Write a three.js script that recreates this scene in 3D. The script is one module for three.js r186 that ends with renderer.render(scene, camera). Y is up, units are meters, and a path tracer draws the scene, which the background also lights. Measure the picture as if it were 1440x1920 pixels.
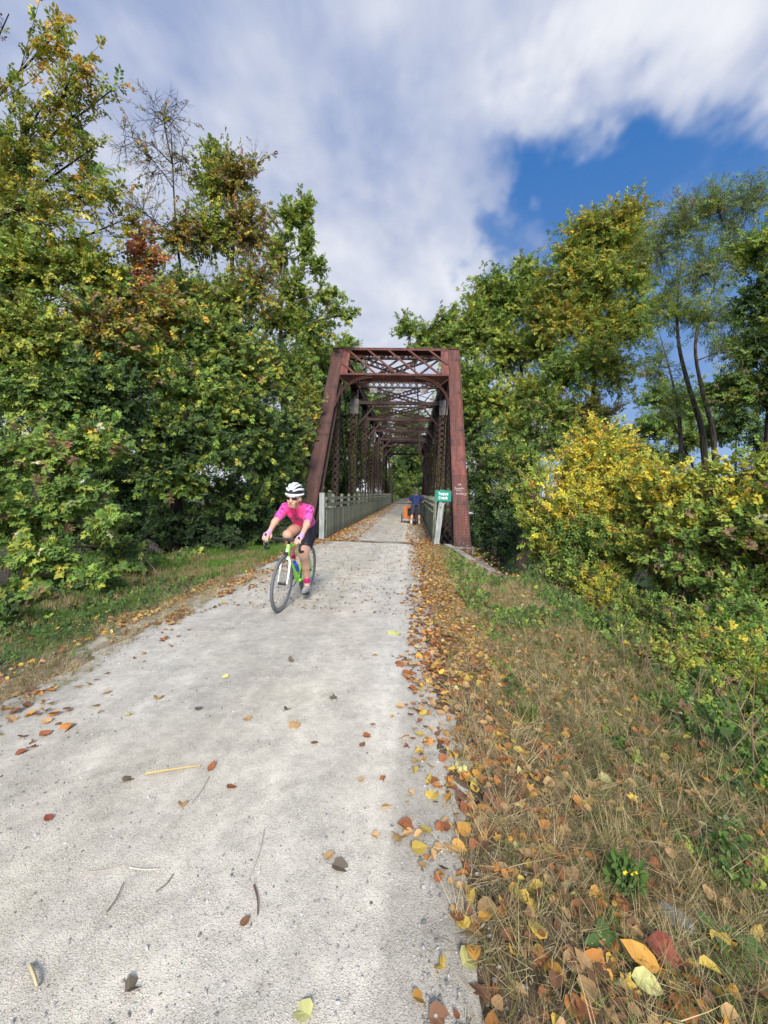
import * as THREE from 'three';
import { mergeGeometries } from 'three/addons/utils/BufferGeometryUtils.js';
import { FontLoader } from 'three/addons/loaders/FontLoader.js';
import { TextGeometry } from 'three/addons/geometries/TextGeometry.js';
import { RoundedBoxGeometry } from 'three/addons/geometries/RoundedBoxGeometry.js';

// ---------------------------------------------------------------- camera, sky, sun, exposure
const V = (x, y, z) => new THREE.Vector3(x, y, z);
const F = 800, CX = 720, CY = 960, rad = Math.PI / 180;
const scene = new THREE.Scene();
const camera = new THREE.PerspectiveCamera(2 * Math.atan(CY / F) / rad, 0.75, 0.05, 3000);
camera.position.set(0, 1.45, 0);
camera.rotation.order = 'YXZ';
camera.rotation.set(-2.61 * rad, 3.57 * rad, 1.7 * rad);
camera.updateMatrixWorld(true);
const renderer = new THREE.WebGLRenderer({ antialias: true });
renderer.setSize(768, 1024);
renderer.toneMapping = THREE.LinearToneMapping;
const EXPOSURE = 2.3;
renderer.toneMappingExposure = EXPOSURE;
renderer.shadowMap.enabled = true;
const SUN = V(0.10, 0.62, 0.77).normalize();
const sun = new THREE.DirectionalLight(new THREE.Color(1, 0.94, 0.84), 2.2);
sun.position.copy(SUN).multiplyScalar(80);
sun.target.position.set(0, 0, -12);
sun.castShadow = true; sun.shadow.radius = 32; sun.shadow.mapSize.set(2048, 2048);
Object.assign(sun.shadow.camera, { left: -40, right: 40, top: 40, bottom: -40, near: 1, far: 200 });
scene.add(sun, sun.target);

const ray = (px, py) => V((px - CX) / F, (CY - py) / F, -1).applyQuaternion(camera.quaternion);
const at = (px, py, d) => { const r = ray(px, py); return r.multiplyScalar(d / -r.z).add(camera.position); };      // point d metres down the trail
const onto = (px, py, h = 0) => { const r = ray(px, py); return r.multiplyScalar((h - camera.position.y) / r.y).add(camera.position); };

function rng(seed) { let a = seed >>> 0; return () => { a = (a + 0x6D2B79F5) | 0; let t = Math.imul(a ^ (a >>> 15), 1 | a); t = (t + Math.imul(t ^ (t >>> 7), 61 | t)) ^ t; return ((t ^ (t >>> 14)) >>> 0) / 4294967296; }; }
const hash = (x, y, z = 0) => { let h = Math.imul(x | 0, 374761393) ^ Math.imul(y | 0, 668265263) ^ Math.imul(z | 0, 2147483647 ^ 0x5bd1e995); h = Math.imul(h ^ (h >>> 13), 1274126177); return ((h ^ (h >>> 16)) >>> 0) / 4294967296; };
const lerp = (a, b, t) => a + (b - a) * t, clamp = (x, a = 0, b = 1) => Math.min(b, Math.max(a, x));
const sstep = (a, b, x) => { const t = clamp((x - a) / (b - a)); return t * t * (3 - 2 * t); };
function noise(x, y, z = 0, per = 0) {      // value noise, 0..1; per: wraps x and y
  const ix = Math.floor(x), iy = Math.floor(y), iz = Math.floor(z); let fx = x - ix, fy = y - iy, fz = z - iz;
  fx = fx * fx * (3 - 2 * fx); fy = fy * fy * (3 - 2 * fy); fz = fz * fz * (3 - 2 * fz);
  const w = per ? (k) => ((k % per) + per) % per : (k) => k;
  const x0 = w(ix), x1 = w(ix + 1), y0 = w(iy), y1 = w(iy + 1);
  const lay = (k) => lerp(lerp(hash(x0, y0, k), hash(x1, y0, k), fx), lerp(hash(x0, y1, k), hash(x1, y1, k), fx), fy);
  return fz ? lerp(lay(iz), lay(iz + 1), fz) : lay(iz);
}
const fbm = (x, y, o = 4, z = 0, per = 0) => { let s = 0, a = 0.5, t = 0; for (let i = 0; i < o; i++) { s += a * noise(x, y, z + i * 17, per); t += a; a *= 0.5; x *= 2; y *= 2; per *= 2; } return s / t; };

// sky: a broken sheet of grey-white cloud with openings of blue, computed for every direction
{
  const w = 2048, h = 1024, data = new Float32Array(w * h * 4);
  for (let j = 0; j < h; j++) {
    const el = ((j + 0.5) / h - 0.5) * 180, y = Math.sin(el * rad), ce = Math.cos(el * rad);
    for (let i = 0; i < w; i++) {
      const a = ((i + 0.5) / w - 0.5) * 2 * Math.PI, x = Math.cos(a) * ce, z = Math.sin(a) * ce;
      const yy = Math.max(y, 0), k = 1 / (yy + 0.22), u = x * k, v = z * k;
      const wu = u + 0.5 * (fbm(u * 1.3 + 3, v * 1.3, 3, 5) - 0.5), wv = v + 0.5 * (fbm(u * 1.3, v * 1.3 + 9, 3, 9) - 0.5);
      const big = fbm(wu * 0.9 + 11, wv * 0.9 + 4, 5, 1), f3 = fbm(x * 7 + wu, y * 9 + wv, 5, z * 7), fine = 0.5 * fbm(wu * 3.1 + u * 0.4, wv * 2.7, 7, 3) + 0.5 * f3, wisp = 0.4 * fbm(wu * 9.5, wv * 8 + u, 5, 7) + 0.6 * fbm(x * 22 + wu * 2, y * 26, 5, z * 22);
      // openings: one wide opening ahead to the right, others where the cover thins
      const az = Math.atan2(x, -z) / rad, e2 = el + (fine - 0.5) * 15 + (wisp - 0.5) * 9, a2 = az + (fine - 0.5) * 20 + (wisp - 0.5) * 16;
      const top = 37 - 0.20 * (az - 16);
      const hole = sstep(16, 22, a2 + Math.max(0, (36 - el)) * -0.25 + 11) * sstep(top + 1.5, top - 2.5, e2) * sstep(100, 60, az);
      const thin = sstep(0.57, 0.68, big) * (az > 5 && az < 95 ? 0 : 0.9);
      const blue = clamp(Math.max(hole, thin * (Math.abs(az) > 60 ? 1 : 0)));
      const cover = clamp(1 - blue + sstep(0.5, 0.8, wisp) * blue * 0.16);
      const up = sstep(0, 0.75, yy);
      const clear = [lerp(0.46, 0.036, Math.pow(up, 0.36)), lerp(0.62, 0.175, Math.pow(up, 0.38)), lerp(0.88, 0.50, Math.pow(up, 0.5))];
      const edge = Math.exp(-Math.pow((e2 - top - 7) / 7, 2)) * sstep(8, 24, a2) * sstep(95, 60, az);
      const shade = clamp(0.30 + (fine - 0.5) * 1.45 + (wisp - 0.5) * 0.7 + (big - 0.5) * 1.6 + (1 - up) * 0.52 + edge * 0.6);
      const cl = [lerp(0.35, 0.92, shade), lerp(0.43, 0.935, shade), lerp(0.66, 0.97, shade)];
      const fillGlow = 1 + 2.2 * Math.exp(-Math.pow(Math.acos(clamp(x * SUN.x + y * SUN.y + z * SUN.z, -1, 1)) / 0.6, 2));      // glow added to the cloud round the unseen sun, as soft fill light
      const o = (j * w + i) * 4;
      for (let c = 0; c < 3; c++) data[o + c] = (y < 0 ? [0.10, 0.10, 0.08][c] : lerp(clear[c], cl[c], cover) * fillGlow) / EXPOSURE;
      data[o + 3] = 1;
    }
  }
  const t = new THREE.DataTexture(data, w, h, THREE.RGBAFormat, THREE.FloatType);
  t.mapping = THREE.EquirectangularReflectionMapping; t.magFilter = THREE.LinearFilter; t.needsUpdate = true;
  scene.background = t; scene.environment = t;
}

// ---------------------------------------------------------------- helpers
const counts = {};
const numbered = (n) => { const k = (counts[n] = (counts[n] ?? -1) + 1); return k ? n + '_' + String(k).padStart(3, '0') : n; };
function tag(o, label, category, group, kind) { Object.assign(o.userData, { label, category }); if (group) o.userData.group = group; if (kind) o.userData.kind = kind; return o; }
function thing(name, label, category, p = V(0, 0, 0), turn = 0, group) { const o = new THREE.Group(); o.name = numbered(name); o.position.copy(p); o.rotation.y = turn; scene.add(o); return tag(o, label, category, group); }
function obj(name, geo, mat, parent = scene) {
  const g = Array.isArray(geo) ? (geo.length === 1 ? geo[0] : mergeGeometries(geo.map((q) => { const k = q.index ? q.toNonIndexed() : q; for (const n of Object.keys(k.attributes)) if (!['position', 'normal', 'uv'].includes(n)) k.deleteAttribute(n); return k; }))) : geo;
  const m = new THREE.Mesh(g, mat); m.castShadow = m.receiveShadow = true; m.name = parent === scene ? numbered(name) : name; parent.add(m); return m;
}
const stuff = (m) => { m.userData.kind = 'stuff'; return m; };
const rgb = (r, g, b) => new THREE.Color().setRGB(r, g, b);
function tex(w, h, fn, srgb = false, rx = 1, ry = 1) {       // fn(x, y) -> [r, g, b] linear 0..1
  const d = new Uint8Array(w * h * 4), c = new THREE.Color();
  for (let y = 0; y < h; y++) for (let x = 0; x < w; x++) {
    const v = fn(x, y), o = (y * w + x) * 4;
    if (srgb) { c.setRGB(clamp(v[0]), clamp(v[1]), clamp(v[2])); c.convertLinearToSRGB(); d[o] = c.r * 255; d[o + 1] = c.g * 255; d[o + 2] = c.b * 255; }
    else { d[o] = clamp(v[0]) * 255; d[o + 1] = clamp(v[1]) * 255; d[o + 2] = clamp(v[2]) * 255; }
    d[o + 3] = 255;
  }
  const t = new THREE.DataTexture(d, w, h, THREE.RGBAFormat); t.wrapS = t.wrapT = THREE.RepeatWrapping; t.magFilter = THREE.LinearFilter; t.repeat.set(rx, ry);
  if (srgb) t.colorSpace = THREE.SRGBColorSpace; t.needsUpdate = true; return t;
}
const std = (o) => new THREE.MeshStandardMaterial({ roughness: 0.85, ...o });
function geoFrom(pos, idx, uv) { const g = new THREE.BufferGeometry(); g.setAttribute('position', new THREE.Float32BufferAttribute(pos, 3)); if (uv) g.setAttribute('uv', new THREE.Float32BufferAttribute(uv, 2)); if (idx) g.setIndex(idx); g.computeVertexNormals(); return g; }
// tapered tube through points; r is a function of t or [r0, r1]
function tube(pts, r, sides = 6, steps = 0, flat = 1) {
  const c = pts.length > 2 ? new THREE.CatmullRomCurve3(pts, false, 'centripetal') : new THREE.LineCurve3(pts[0], pts[1]);
  const n = steps || (pts.length > 2 ? (pts.length - 1) * 3 : 1), P = [], L = c.getLength();
  for (let i = 0; i <= n; i++) P.push(c.getPoint(i / n));
  const pos = [], uv = [], idx = []; let N = null;
  for (let i = 0; i <= n; i++) {
    const T = P[Math.min(n, i + 1)].clone().sub(P[Math.max(0, i - 1)]).normalize();
    if (!N) { N = Math.abs(T.y) > 0.9 ? V(1, 0, 0) : V(0, 1, 0); }
    N.sub(T.clone().multiplyScalar(N.dot(T))).normalize();
    const B = T.clone().cross(N), rr = typeof r === 'function' ? r(i / n) : lerp(r[0], r[1], i / n);
    for (let k = 0; k <= sides; k++) { const a = k / sides * Math.PI * 2, x = Math.cos(a) * rr, y = Math.sin(a) * rr * flat; pos.push(P[i].x + N.x * x + B.x * y, P[i].y + N.y * x + B.y * y, P[i].z + N.z * x + B.z * y); uv.push(k / sides * Math.max(0.25, 6.28 * rr), i / n * L); }
  }
  for (let i = 0; i < n; i++) for (let k = 0; k < sides; k++) { const a = i * (sides + 1) + k, b = a + sides + 1; idx.push(a, a + 1, b, a + 1, b + 1, b); }
  for (const e of [0, n]) { const b = pos.length / 3; pos.push(P[e].x, P[e].y, P[e].z); uv.push(0, 0); for (let k = 0; k < sides; k++) { const a = e * (sides + 1) + k; e ? idx.push(a, a + 1, b) : idx.push(a + 1, a, b); } }
  return geoFrom(pos, idx, uv);
}
// box beam from p to q, w across (towards side), t thick; uv in metres
function beam(p, q, w, t, side = null) {
  const d = q.clone().sub(p), L = d.length(), z = d.normalize(); let x = side ? side.clone() : (Math.abs(z.y) > 0.9 ? V(1, 0, 0) : V(0, 1, 0).cross(z));
  x.sub(z.clone().multiplyScalar(x.dot(z))).normalize(); const y = z.clone().cross(x);
  const g = box(w, t, L); g.applyMatrix4(new THREE.Matrix4().makeBasis(x, y, z).setPosition(p.clone().add(q).multiplyScalar(0.5))); return g;
}
function box(w, h, d) {
  const g = new THREE.BoxGeometry(w, h, d), p = g.attributes.position, n = g.attributes.normal, uv = g.attributes.uv;
  for (let i = 0; i < p.count; i++) { const a = Math.abs(n.getX(i)) > 0.5 ? [p.getZ(i), p.getY(i)] : Math.abs(n.getY(i)) > 0.5 ? [p.getX(i), p.getZ(i)] : [p.getX(i), p.getY(i)]; if (d > h && Math.abs(n.getX(i)) > 0.5) a.reverse(); uv.setXY(i, a[0], a[1]); }
  return g;
}
const bx = (w, h, d, x, y, z) => box(w, h, d).translate(x, y, z);
function instanced(name, geo, mat, list, parent) {   // list: [matrix, color]
  const m = new THREE.InstancedMesh(geo, mat, list.length); m.name = parent === scene ? numbered(name) : name; m.castShadow = m.receiveShadow = true;
  list.forEach(([M, c], i) => { m.setMatrixAt(i, M); if (c) m.setColorAt(i, c); }); m.userData.kind = 'stuff'; parent.add(m); return m;
}
// ---------------------------------------------------------------- shared surface textures
const T_noise = (o, s, seed) => (x, y, n) => fbm(x / n * s, y / n * s, o, seed, s);
const gravelH = (() => {      // crushed limestone: packed fines with small stones
  const n = 1024, h = new Float32Array(n * n), tone = new Float32Array(n * n);
  const cells = [[150, 1, 0.55], [310, 2, 0.5]];
  for (let y = 0; y < n; y++) for (let x = 0; x < n; x++) {
    let v = 0, t = 0;
    const dens = fbm(x / n * 6, y / n * 6, 4, 31, 6);
    for (const [c, sd, am] of cells) {
      const gx = x / n * c, gy = y / n * c, ix = Math.floor(gx), iy = Math.floor(gy); let best = 9, id = 0, rr = 0.4;
      for (let a = -1; a < 2; a++) for (let b = -1; b < 2; b++) {
        const qx = ((ix + a) % c + c) % c, qy = ((iy + b) % c + c) % c, r1 = hash(qx, qy, sd), r2 = hash(qx, qy, sd + 40);
        const dx = ix + a + r1 - gx, dy = iy + b + r2 - gy, d = Math.sqrt(dx * dx + dy * dy); if (d < best) { best = d; id = hash(qx, qy, sd + 80); rr = 0.22 + 0.36 * hash(qx, qy, sd + 120); }
      }
      const here = id < 0.15 + dens * 0.75 ? 1 : 0, dome = Math.max(0, 1 - best / rr) * here;
      v += Math.sqrt(dome) * am; t += here * (dome > 0 ? (id * 7 % 1 - 0.5) * 0.5 : (best < rr + 0.22 ? -0.22 : 0));
    }
    h[y * n + x] = v; tone[y * n + x] = t;
  }
  return { n, h, tone };
})();
const gravelMap = tex(1024, 1024, (x, y) => {
  const i = y * 1024 + x, big = fbm(x / 1024 * 5, y / 1024 * 5, 5, 77, 5), mid = fbm(x / 1024 * 24, y / 1024 * 24, 3, 12, 24), gr = hash(x, y, 5);
  let v = 0.48 + (big - 0.5) * 0.2 + (mid - 0.5) * 0.16 + gravelH.tone[i] * 0.42 + (gr - 0.5) * 0.14;
  return [v * 1.07, v * 0.985, v * 0.815];
}, true);
const gravelBump = tex(1024, 1024, (x, y) => { const v = gravelH.h[y * 1024 + x] * 0.7 + hash(x, y, 3) * 0.12 + fbm(x / 1024 * 40, y / 1024 * 40, 2, 4, 40) * 0.2; return [v, v, v]; });
const soilMap = tex(1024, 1024, (x, y) => {
  const a = fbm(x / 1024 * 9, y / 1024 * 9, 6, 7, 9), b = fbm(x / 1024 * 60, y / 1024 * 22, 3, 8, 0), g = hash(x, y, 2), v = 0.5 + (a - 0.5) * 0.9 + (g - 0.5) * 0.35 + (b - 0.5) * 0.4;
  return [v * 0.9, v * 0.85, v * 0.75];
}, true);
const soilBump = tex(512, 512, (x, y) => { const v = fbm(x / 512 * 22, y / 512 * 22, 5, 7, 22); return [v, v, v]; });

// ---------------------------------------------------------------- ground
const PATH_C = -1.09, PATH_H = 1.32;      // trail centre and half width
const LEFT_EDGE = (z) => -2.55 + 0.16 * (fbm(z * 0.7, 1.5, 3, 2) - 0.5) * 2, RIGHT_EDGE = (z) => 0.16 + 0.10 * (fbm(z * 0.8, 7.5, 3, 4) - 0.5) * 2 + 0.16 * (fbm(z * 5, 2.5, 3, 14) - 0.5);
function curve(ps, x) { for (let i = 1; i < ps.length; i++) if (x < ps[i][0]) { const [a, b] = [ps[i - 1], ps[i]]; return lerp(a[1], b[1], sstep(0, 1, clamp((x - a[0]) / (b[0] - a[0]))) * 0.6 + 0.4 * clamp((x - a[0]) / (b[0] - a[0]))); } return ps[ps.length - 1][1]; }
const CROSS = [[-400, -1.2], [-60, -1.6], [-14, -2.2], [-7.5, -1.75], [-5.6, -0.75], [-4.5, -0.22], [-3.4, -0.03], [-2.75, 0.0], [0.5, 0.0], [1.1, -0.05], [1.45, -0.12], [1.88, -0.26], [2.3, -0.74], [3.0, -1.35], [5.5, -2.1], [14, -2.6], [60, -1.8], [400, -1.2]];
const curbX = (z) => lerp(1.62, 1.10, clamp((-9 - z) / 3.5)), byWall = (x, z) => z < -8.1 && z > -12.8 && x > curbX(z) - 0.12;
const wallX = (z) => lerp(2.42, 1.86, clamp((-8.2 - z) / 4));
function groundY(x, z) {
  let y = curve(CROSS, x);
  const valley = sstep(-12.6, -18, z) * sstep(-60, -54, z) * (1 - sstep(60, 140, Math.abs(x)));
  const floorY = -5.2 + 2.6 * sstep(6, 20, Math.abs(z + 35)) ;
  y = lerp(y, Math.min(y, floorY + 0.6 * (fbm(x * 0.2, z * 0.2, 3, 9) - 0.5)), valley);
  const wz = sstep(-7.4, -8.8, z) * sstep(-13.2, -12.4, z);
  if (wz > 0 && x > 0.9) { const cx = lerp(1.62, 1.10, clamp((-9 - z) / 3.5)); y -= wz * (0.62 * sstep(cx + 0.02, cx + 0.2, x) + 0.95 * sstep(wallX(z) + 0.1, wallX(z) + 0.5, x)); }
  const off = sstep(3.2, 7, Math.abs(x - PATH_C));
  y += (fbm(x * 0.35, z * 0.35, 4, 3) - 0.5) * 0.5 * off + (fbm(x * 3.1, z * 3.1, 3, 6) - 0.5) * 0.05 * sstep(0.9, 1.5, Math.abs(x - PATH_C));
  return y;
}
const inPath = (x, z) => sstep(0.12, -0.1, LEFT_EDGE(z) - x) * 1 * sstep(0.12, -0.1, x - RIGHT_EDGE(z));
{
  const xs = [], zs = [];
  for (let i = 0; i <= 210; i++) { const t = i / 105 - 1; xs.push(-1 + Math.sign(t) * (Math.abs(t) * 5.5 + Math.pow(Math.abs(t), 9) * 1500)); }
  for (let i = 0; i <= 300; i++) { const t = i / 300; zs.push(6 - 34 * t - 45 * t * t - 1600 * Math.pow(t, 26)); }
  const pos = [], uv = [], col = [], idx = [];
  for (const z of zs) for (const x of xs) {
    const onDeck = z < -12.2 && z > -57.4 && x > -2.8 && x < 0.9;
    const p = inPath(x, z); let y = groundY(x, z); if (!onDeck) y -= p * 0.035;
    pos.push(x, y, z); uv.push(x / 1.7, z / 1.7);
    const g = fbm(x * 0.9, z * 0.9, 4, 40), side = x > 0 ? sstep(0.75, 1.6, x) : sstep(-2.75, -3.2, x);
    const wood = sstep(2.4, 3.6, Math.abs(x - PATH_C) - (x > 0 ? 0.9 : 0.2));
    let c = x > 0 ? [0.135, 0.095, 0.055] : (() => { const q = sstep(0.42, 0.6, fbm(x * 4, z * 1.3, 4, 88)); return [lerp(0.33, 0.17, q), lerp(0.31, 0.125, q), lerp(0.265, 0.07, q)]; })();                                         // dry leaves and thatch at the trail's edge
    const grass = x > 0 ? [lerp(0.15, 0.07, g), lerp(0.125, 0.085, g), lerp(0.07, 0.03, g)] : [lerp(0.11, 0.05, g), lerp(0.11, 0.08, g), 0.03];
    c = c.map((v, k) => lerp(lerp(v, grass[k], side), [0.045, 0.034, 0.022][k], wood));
    if (Math.abs(x) > 40 || z < -110) c = [0.07, 0.085, 0.03];
    const q = lerp(1.9, 1.9, p); col.push(c[0] * q, c[1] * q, c[2] * q);
  }
  const w = xs.length;
  for (let j = 0; j < zs.length - 1; j++) for (let i = 0; i < w - 1; i++) { const a = j * w + i; idx.push(a, a + 1, a + w, a + 1, a + w + 1, a + w); }
  const g = geoFrom(pos, idx, uv); g.setAttribute('color', new THREE.Float32BufferAttribute(col, 3));
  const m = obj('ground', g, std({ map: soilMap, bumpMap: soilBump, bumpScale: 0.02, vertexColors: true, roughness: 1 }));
  tag(m, 'brown earth banks falling away on both sides of the gravel trail', 'ground', null, 'structure');
}
const pathY = (x, z) => { const e = Math.max(LEFT_EDGE(z) - x, x - RIGHT_EDGE(z)); return 0.006 - (x < -1 ? 0.075 * sstep(-0.02, 0.95, e) : 0.085 * sstep(-0.02, 0.85, e) - 0.03 * (fbm(x * 6, z * 3, 3, 57) - 0.5) * sstep(-0.05, 0.15, e)) + (fbm(x * 2.2, z * 1.3, 3, 21) - 0.5) * 0.022 * sstep(0.35, 0.1, e); };
const M_gravel = std({ map: gravelMap, bumpMap: gravelBump, bumpScale: 0.0032, vertexColors: true, roughness: 0.95 });
function pathSheet(name, label, z0, z1, x0, x1, nz, nx, yf, pw = 2) {
  const pos = [], uv = [], col = [], idx = [];
  for (let j = 0; j <= nz; j++) for (let i = 0; i <= nx; i++) {
    const z = z0 + (z1 - z0) * Math.pow(j / nz, pw), x = lerp(x0, x1, i / nx);
    pos.push(x, yf(x, z), z); uv.push(x / 0.95 + 0.3 * fbm(z * 0.2, 4, 2), -z / 0.95);
    const band = (c, w) => Math.exp(-Math.pow((x - c - 0.12 * (fbm(z * 0.35, c, 2) - 0.5)) / w, 2));
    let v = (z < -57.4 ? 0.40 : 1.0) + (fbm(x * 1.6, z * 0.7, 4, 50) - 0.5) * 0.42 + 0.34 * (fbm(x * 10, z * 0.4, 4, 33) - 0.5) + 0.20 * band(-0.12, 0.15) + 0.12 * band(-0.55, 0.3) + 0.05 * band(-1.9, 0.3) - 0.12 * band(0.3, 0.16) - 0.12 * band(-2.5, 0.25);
    const warm = clamp(0.5 + (fbm(x * 1.1, z * 0.5, 3, 61) - 0.5) * 2);
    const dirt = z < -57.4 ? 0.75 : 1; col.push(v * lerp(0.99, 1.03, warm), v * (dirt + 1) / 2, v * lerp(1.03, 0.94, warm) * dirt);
  }
  for (let j = 0; j < nz; j++) for (let i = 0; i < nx; i++) { const a = j * (nx + 1) + i; idx.push(a, a + 1, a + nx + 1, a + 1, a + nx + 2, a + nx + 1); }
  const g = geoFrom(pos, idx, uv); g.setAttribute('color', new THREE.Float32BufferAttribute(col, 3));
  return tag(obj(name, g, M_gravel), label, 'path', null, 'structure');
}
pathSheet('gravel_path', 'pale crushed limestone trail running from the camera to the bridge', 3, -12.14, -3.5, 0.85, 260, 100, pathY, 1.15);
pathSheet('gravel_path', 'pale trail going on under the trees beyond the bridge', -57.42, -160, -3.2, 1.0, 90, 24, (x, z) => pathY(x, z) + 0.01);

// ---------------------------------------------------------------- weathered materials
const rustMap = tex(1024, 1024, (x, y) => {
  const u = x / 1024, v = y / 1024, a = fbm(u * 8, v * 8, 6, 3, 8), st = fbm(u * 40, v * 4, 4, 5, 0), g = hash(x, y, 9), b = fbm(u * 30, v * 30, 4, 15, 30);
  const r = sstep(0.50, 0.64, a + (b - 0.5) * 0.5), pale = sstep(0.60, 0.74, b * 0.6 + st * 0.5);
  const k = 0.86 + (a - 0.5) * 0.9 + (st - 0.5) * 0.9 + (g - 0.5) * 0.16 + (b - 0.5) * 0.25;
  return [0.62, 0.62, 0.62].map((c, i) => lerp(lerp(c, [0.46, 0.30, 0.22][i] * 1.05, r * 0.75), [0.85, 0.66, 0.60][i], pale * 0.5) * k * 1.25);
}, true, 0.5, 0.5);
const rustBump = tex(512, 512, (x, y) => { const v = fbm(x / 512 * 30, y / 512 * 30, 4, 5, 30); return [v, v, v]; }, false, 0.7, 0.7);
const rust = (r, g, b) => std({ color: rgb(r, g, b), map: rustMap, bumpMap: rustBump, bumpScale: 0.004, roughness: 0.72 });
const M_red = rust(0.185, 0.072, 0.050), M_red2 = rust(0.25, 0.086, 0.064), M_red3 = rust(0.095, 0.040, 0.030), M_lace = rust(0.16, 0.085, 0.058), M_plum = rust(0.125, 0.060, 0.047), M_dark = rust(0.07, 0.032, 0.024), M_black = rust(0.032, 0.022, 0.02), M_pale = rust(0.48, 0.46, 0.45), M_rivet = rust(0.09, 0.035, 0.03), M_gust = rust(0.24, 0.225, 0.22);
const woodTex = (sx) => tex(512, 512, (x, y) => {
  const u = x / 512, v = y / 512, w = fbm(u * 70, v * 3, 4, 3, 0) - 0.5, l = fbm(u * 6, v * 6, 4, 8, 6), k = fbm(u * 190, v * 6, 2, 5, 0) - 0.5, q = 0.72 + w * 0.75 + k * 0.4 + (l - 0.5) * 0.5;
  return [q * 1.0, q * 1.0, q * 0.97];
}, true, 1.6, 0.6);
const woodMap = woodTex();
const wood = (r, g, b) => std({ color: rgb(r, g, b), map: woodMap, bumpMap: woodMap, bumpScale: 0.004, roughness: 0.9 });
const M_wood = [wood(0.23, 0.25, 0.17), wood(0.30, 0.31, 0.24), wood(0.155, 0.18, 0.115), wood(0.25, 0.265, 0.20)], M_woodPale = wood(0.44, 0.47, 0.45), M_woodDark = wood(0.15, 0.16, 0.13);
const concMap = tex(512, 512, (x, y) => { const a = fbm(x / 512 * 5, y / 512 * 5, 6, 3, 5), b = fbm(x / 512 * 60, y / 512 * 60, 3, 9, 60), q = 0.6 + (a - 0.5) * 0.9 + (b - 0.5) * 0.5; return [q, q * 0.97, q * 0.9]; }, true, 0.6, 0.6);
const M_conc = std({ color: rgb(0.42, 0.39, 0.34), map: concMap, bumpMap: concMap, bumpScale: 0.01, roughness: 0.95 });
// ---------------------------------------------------------------- the truss bridge
const XL = -3.33, XR = 1.60, XC = (XL + XR) / 2, TOPY = 7.6, PAN = 5.4, ZF = -18.6, NF = 7, ZFOOT = -13.2, FOOTY = 0.15;
const bridge = thing('truss_bridge', 'rusty red riveted iron through truss bridge carrying the trail over the creek', 'bridge', V(XC, 0, -12.6));
const BL = (x, y, z) => V(x - XC, y, z + 12.6);                 // world to bridge
function part(name, parent, pos, xAxis, yAxis) {              // a part with its own axes: x across, y along, z outward
  const g = new THREE.Group(); g.name = name; parent.add(g);
  const x = xAxis.clone().normalize(), y = yAxis.clone().normalize(), z = x.clone().cross(y).normalize(); x.copy(y).cross(z);
  g.quaternion.setFromRotationMatrix(new THREE.Matrix4().makeBasis(x, y, z)); g.position.copy(pos); return g;
}
const rivetG = new THREE.SphereGeometry(0.019, 6, 3, 0, Math.PI * 2, 0, Math.PI / 2).rotateX(Math.PI / 2);
function lacing(out, w, L, y0, step, bw, z, t = 0.012, cross = true) {      // crossed flat bars between two channels, in the xy plane
  for (let y = y0; y + step <= L + 1e-6; y += step) {
    out.push(beam(V(-w / 2, y, z), V(w / 2, y + step, z), t, bw, V(0, 0, 1)));
    if (cross) out.push(beam(V(w / 2, y, z + t * 1.2), V(-w / 2, y + step, z + t * 1.2), t, bw, V(0, 0, 1)));
  }
}
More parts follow.
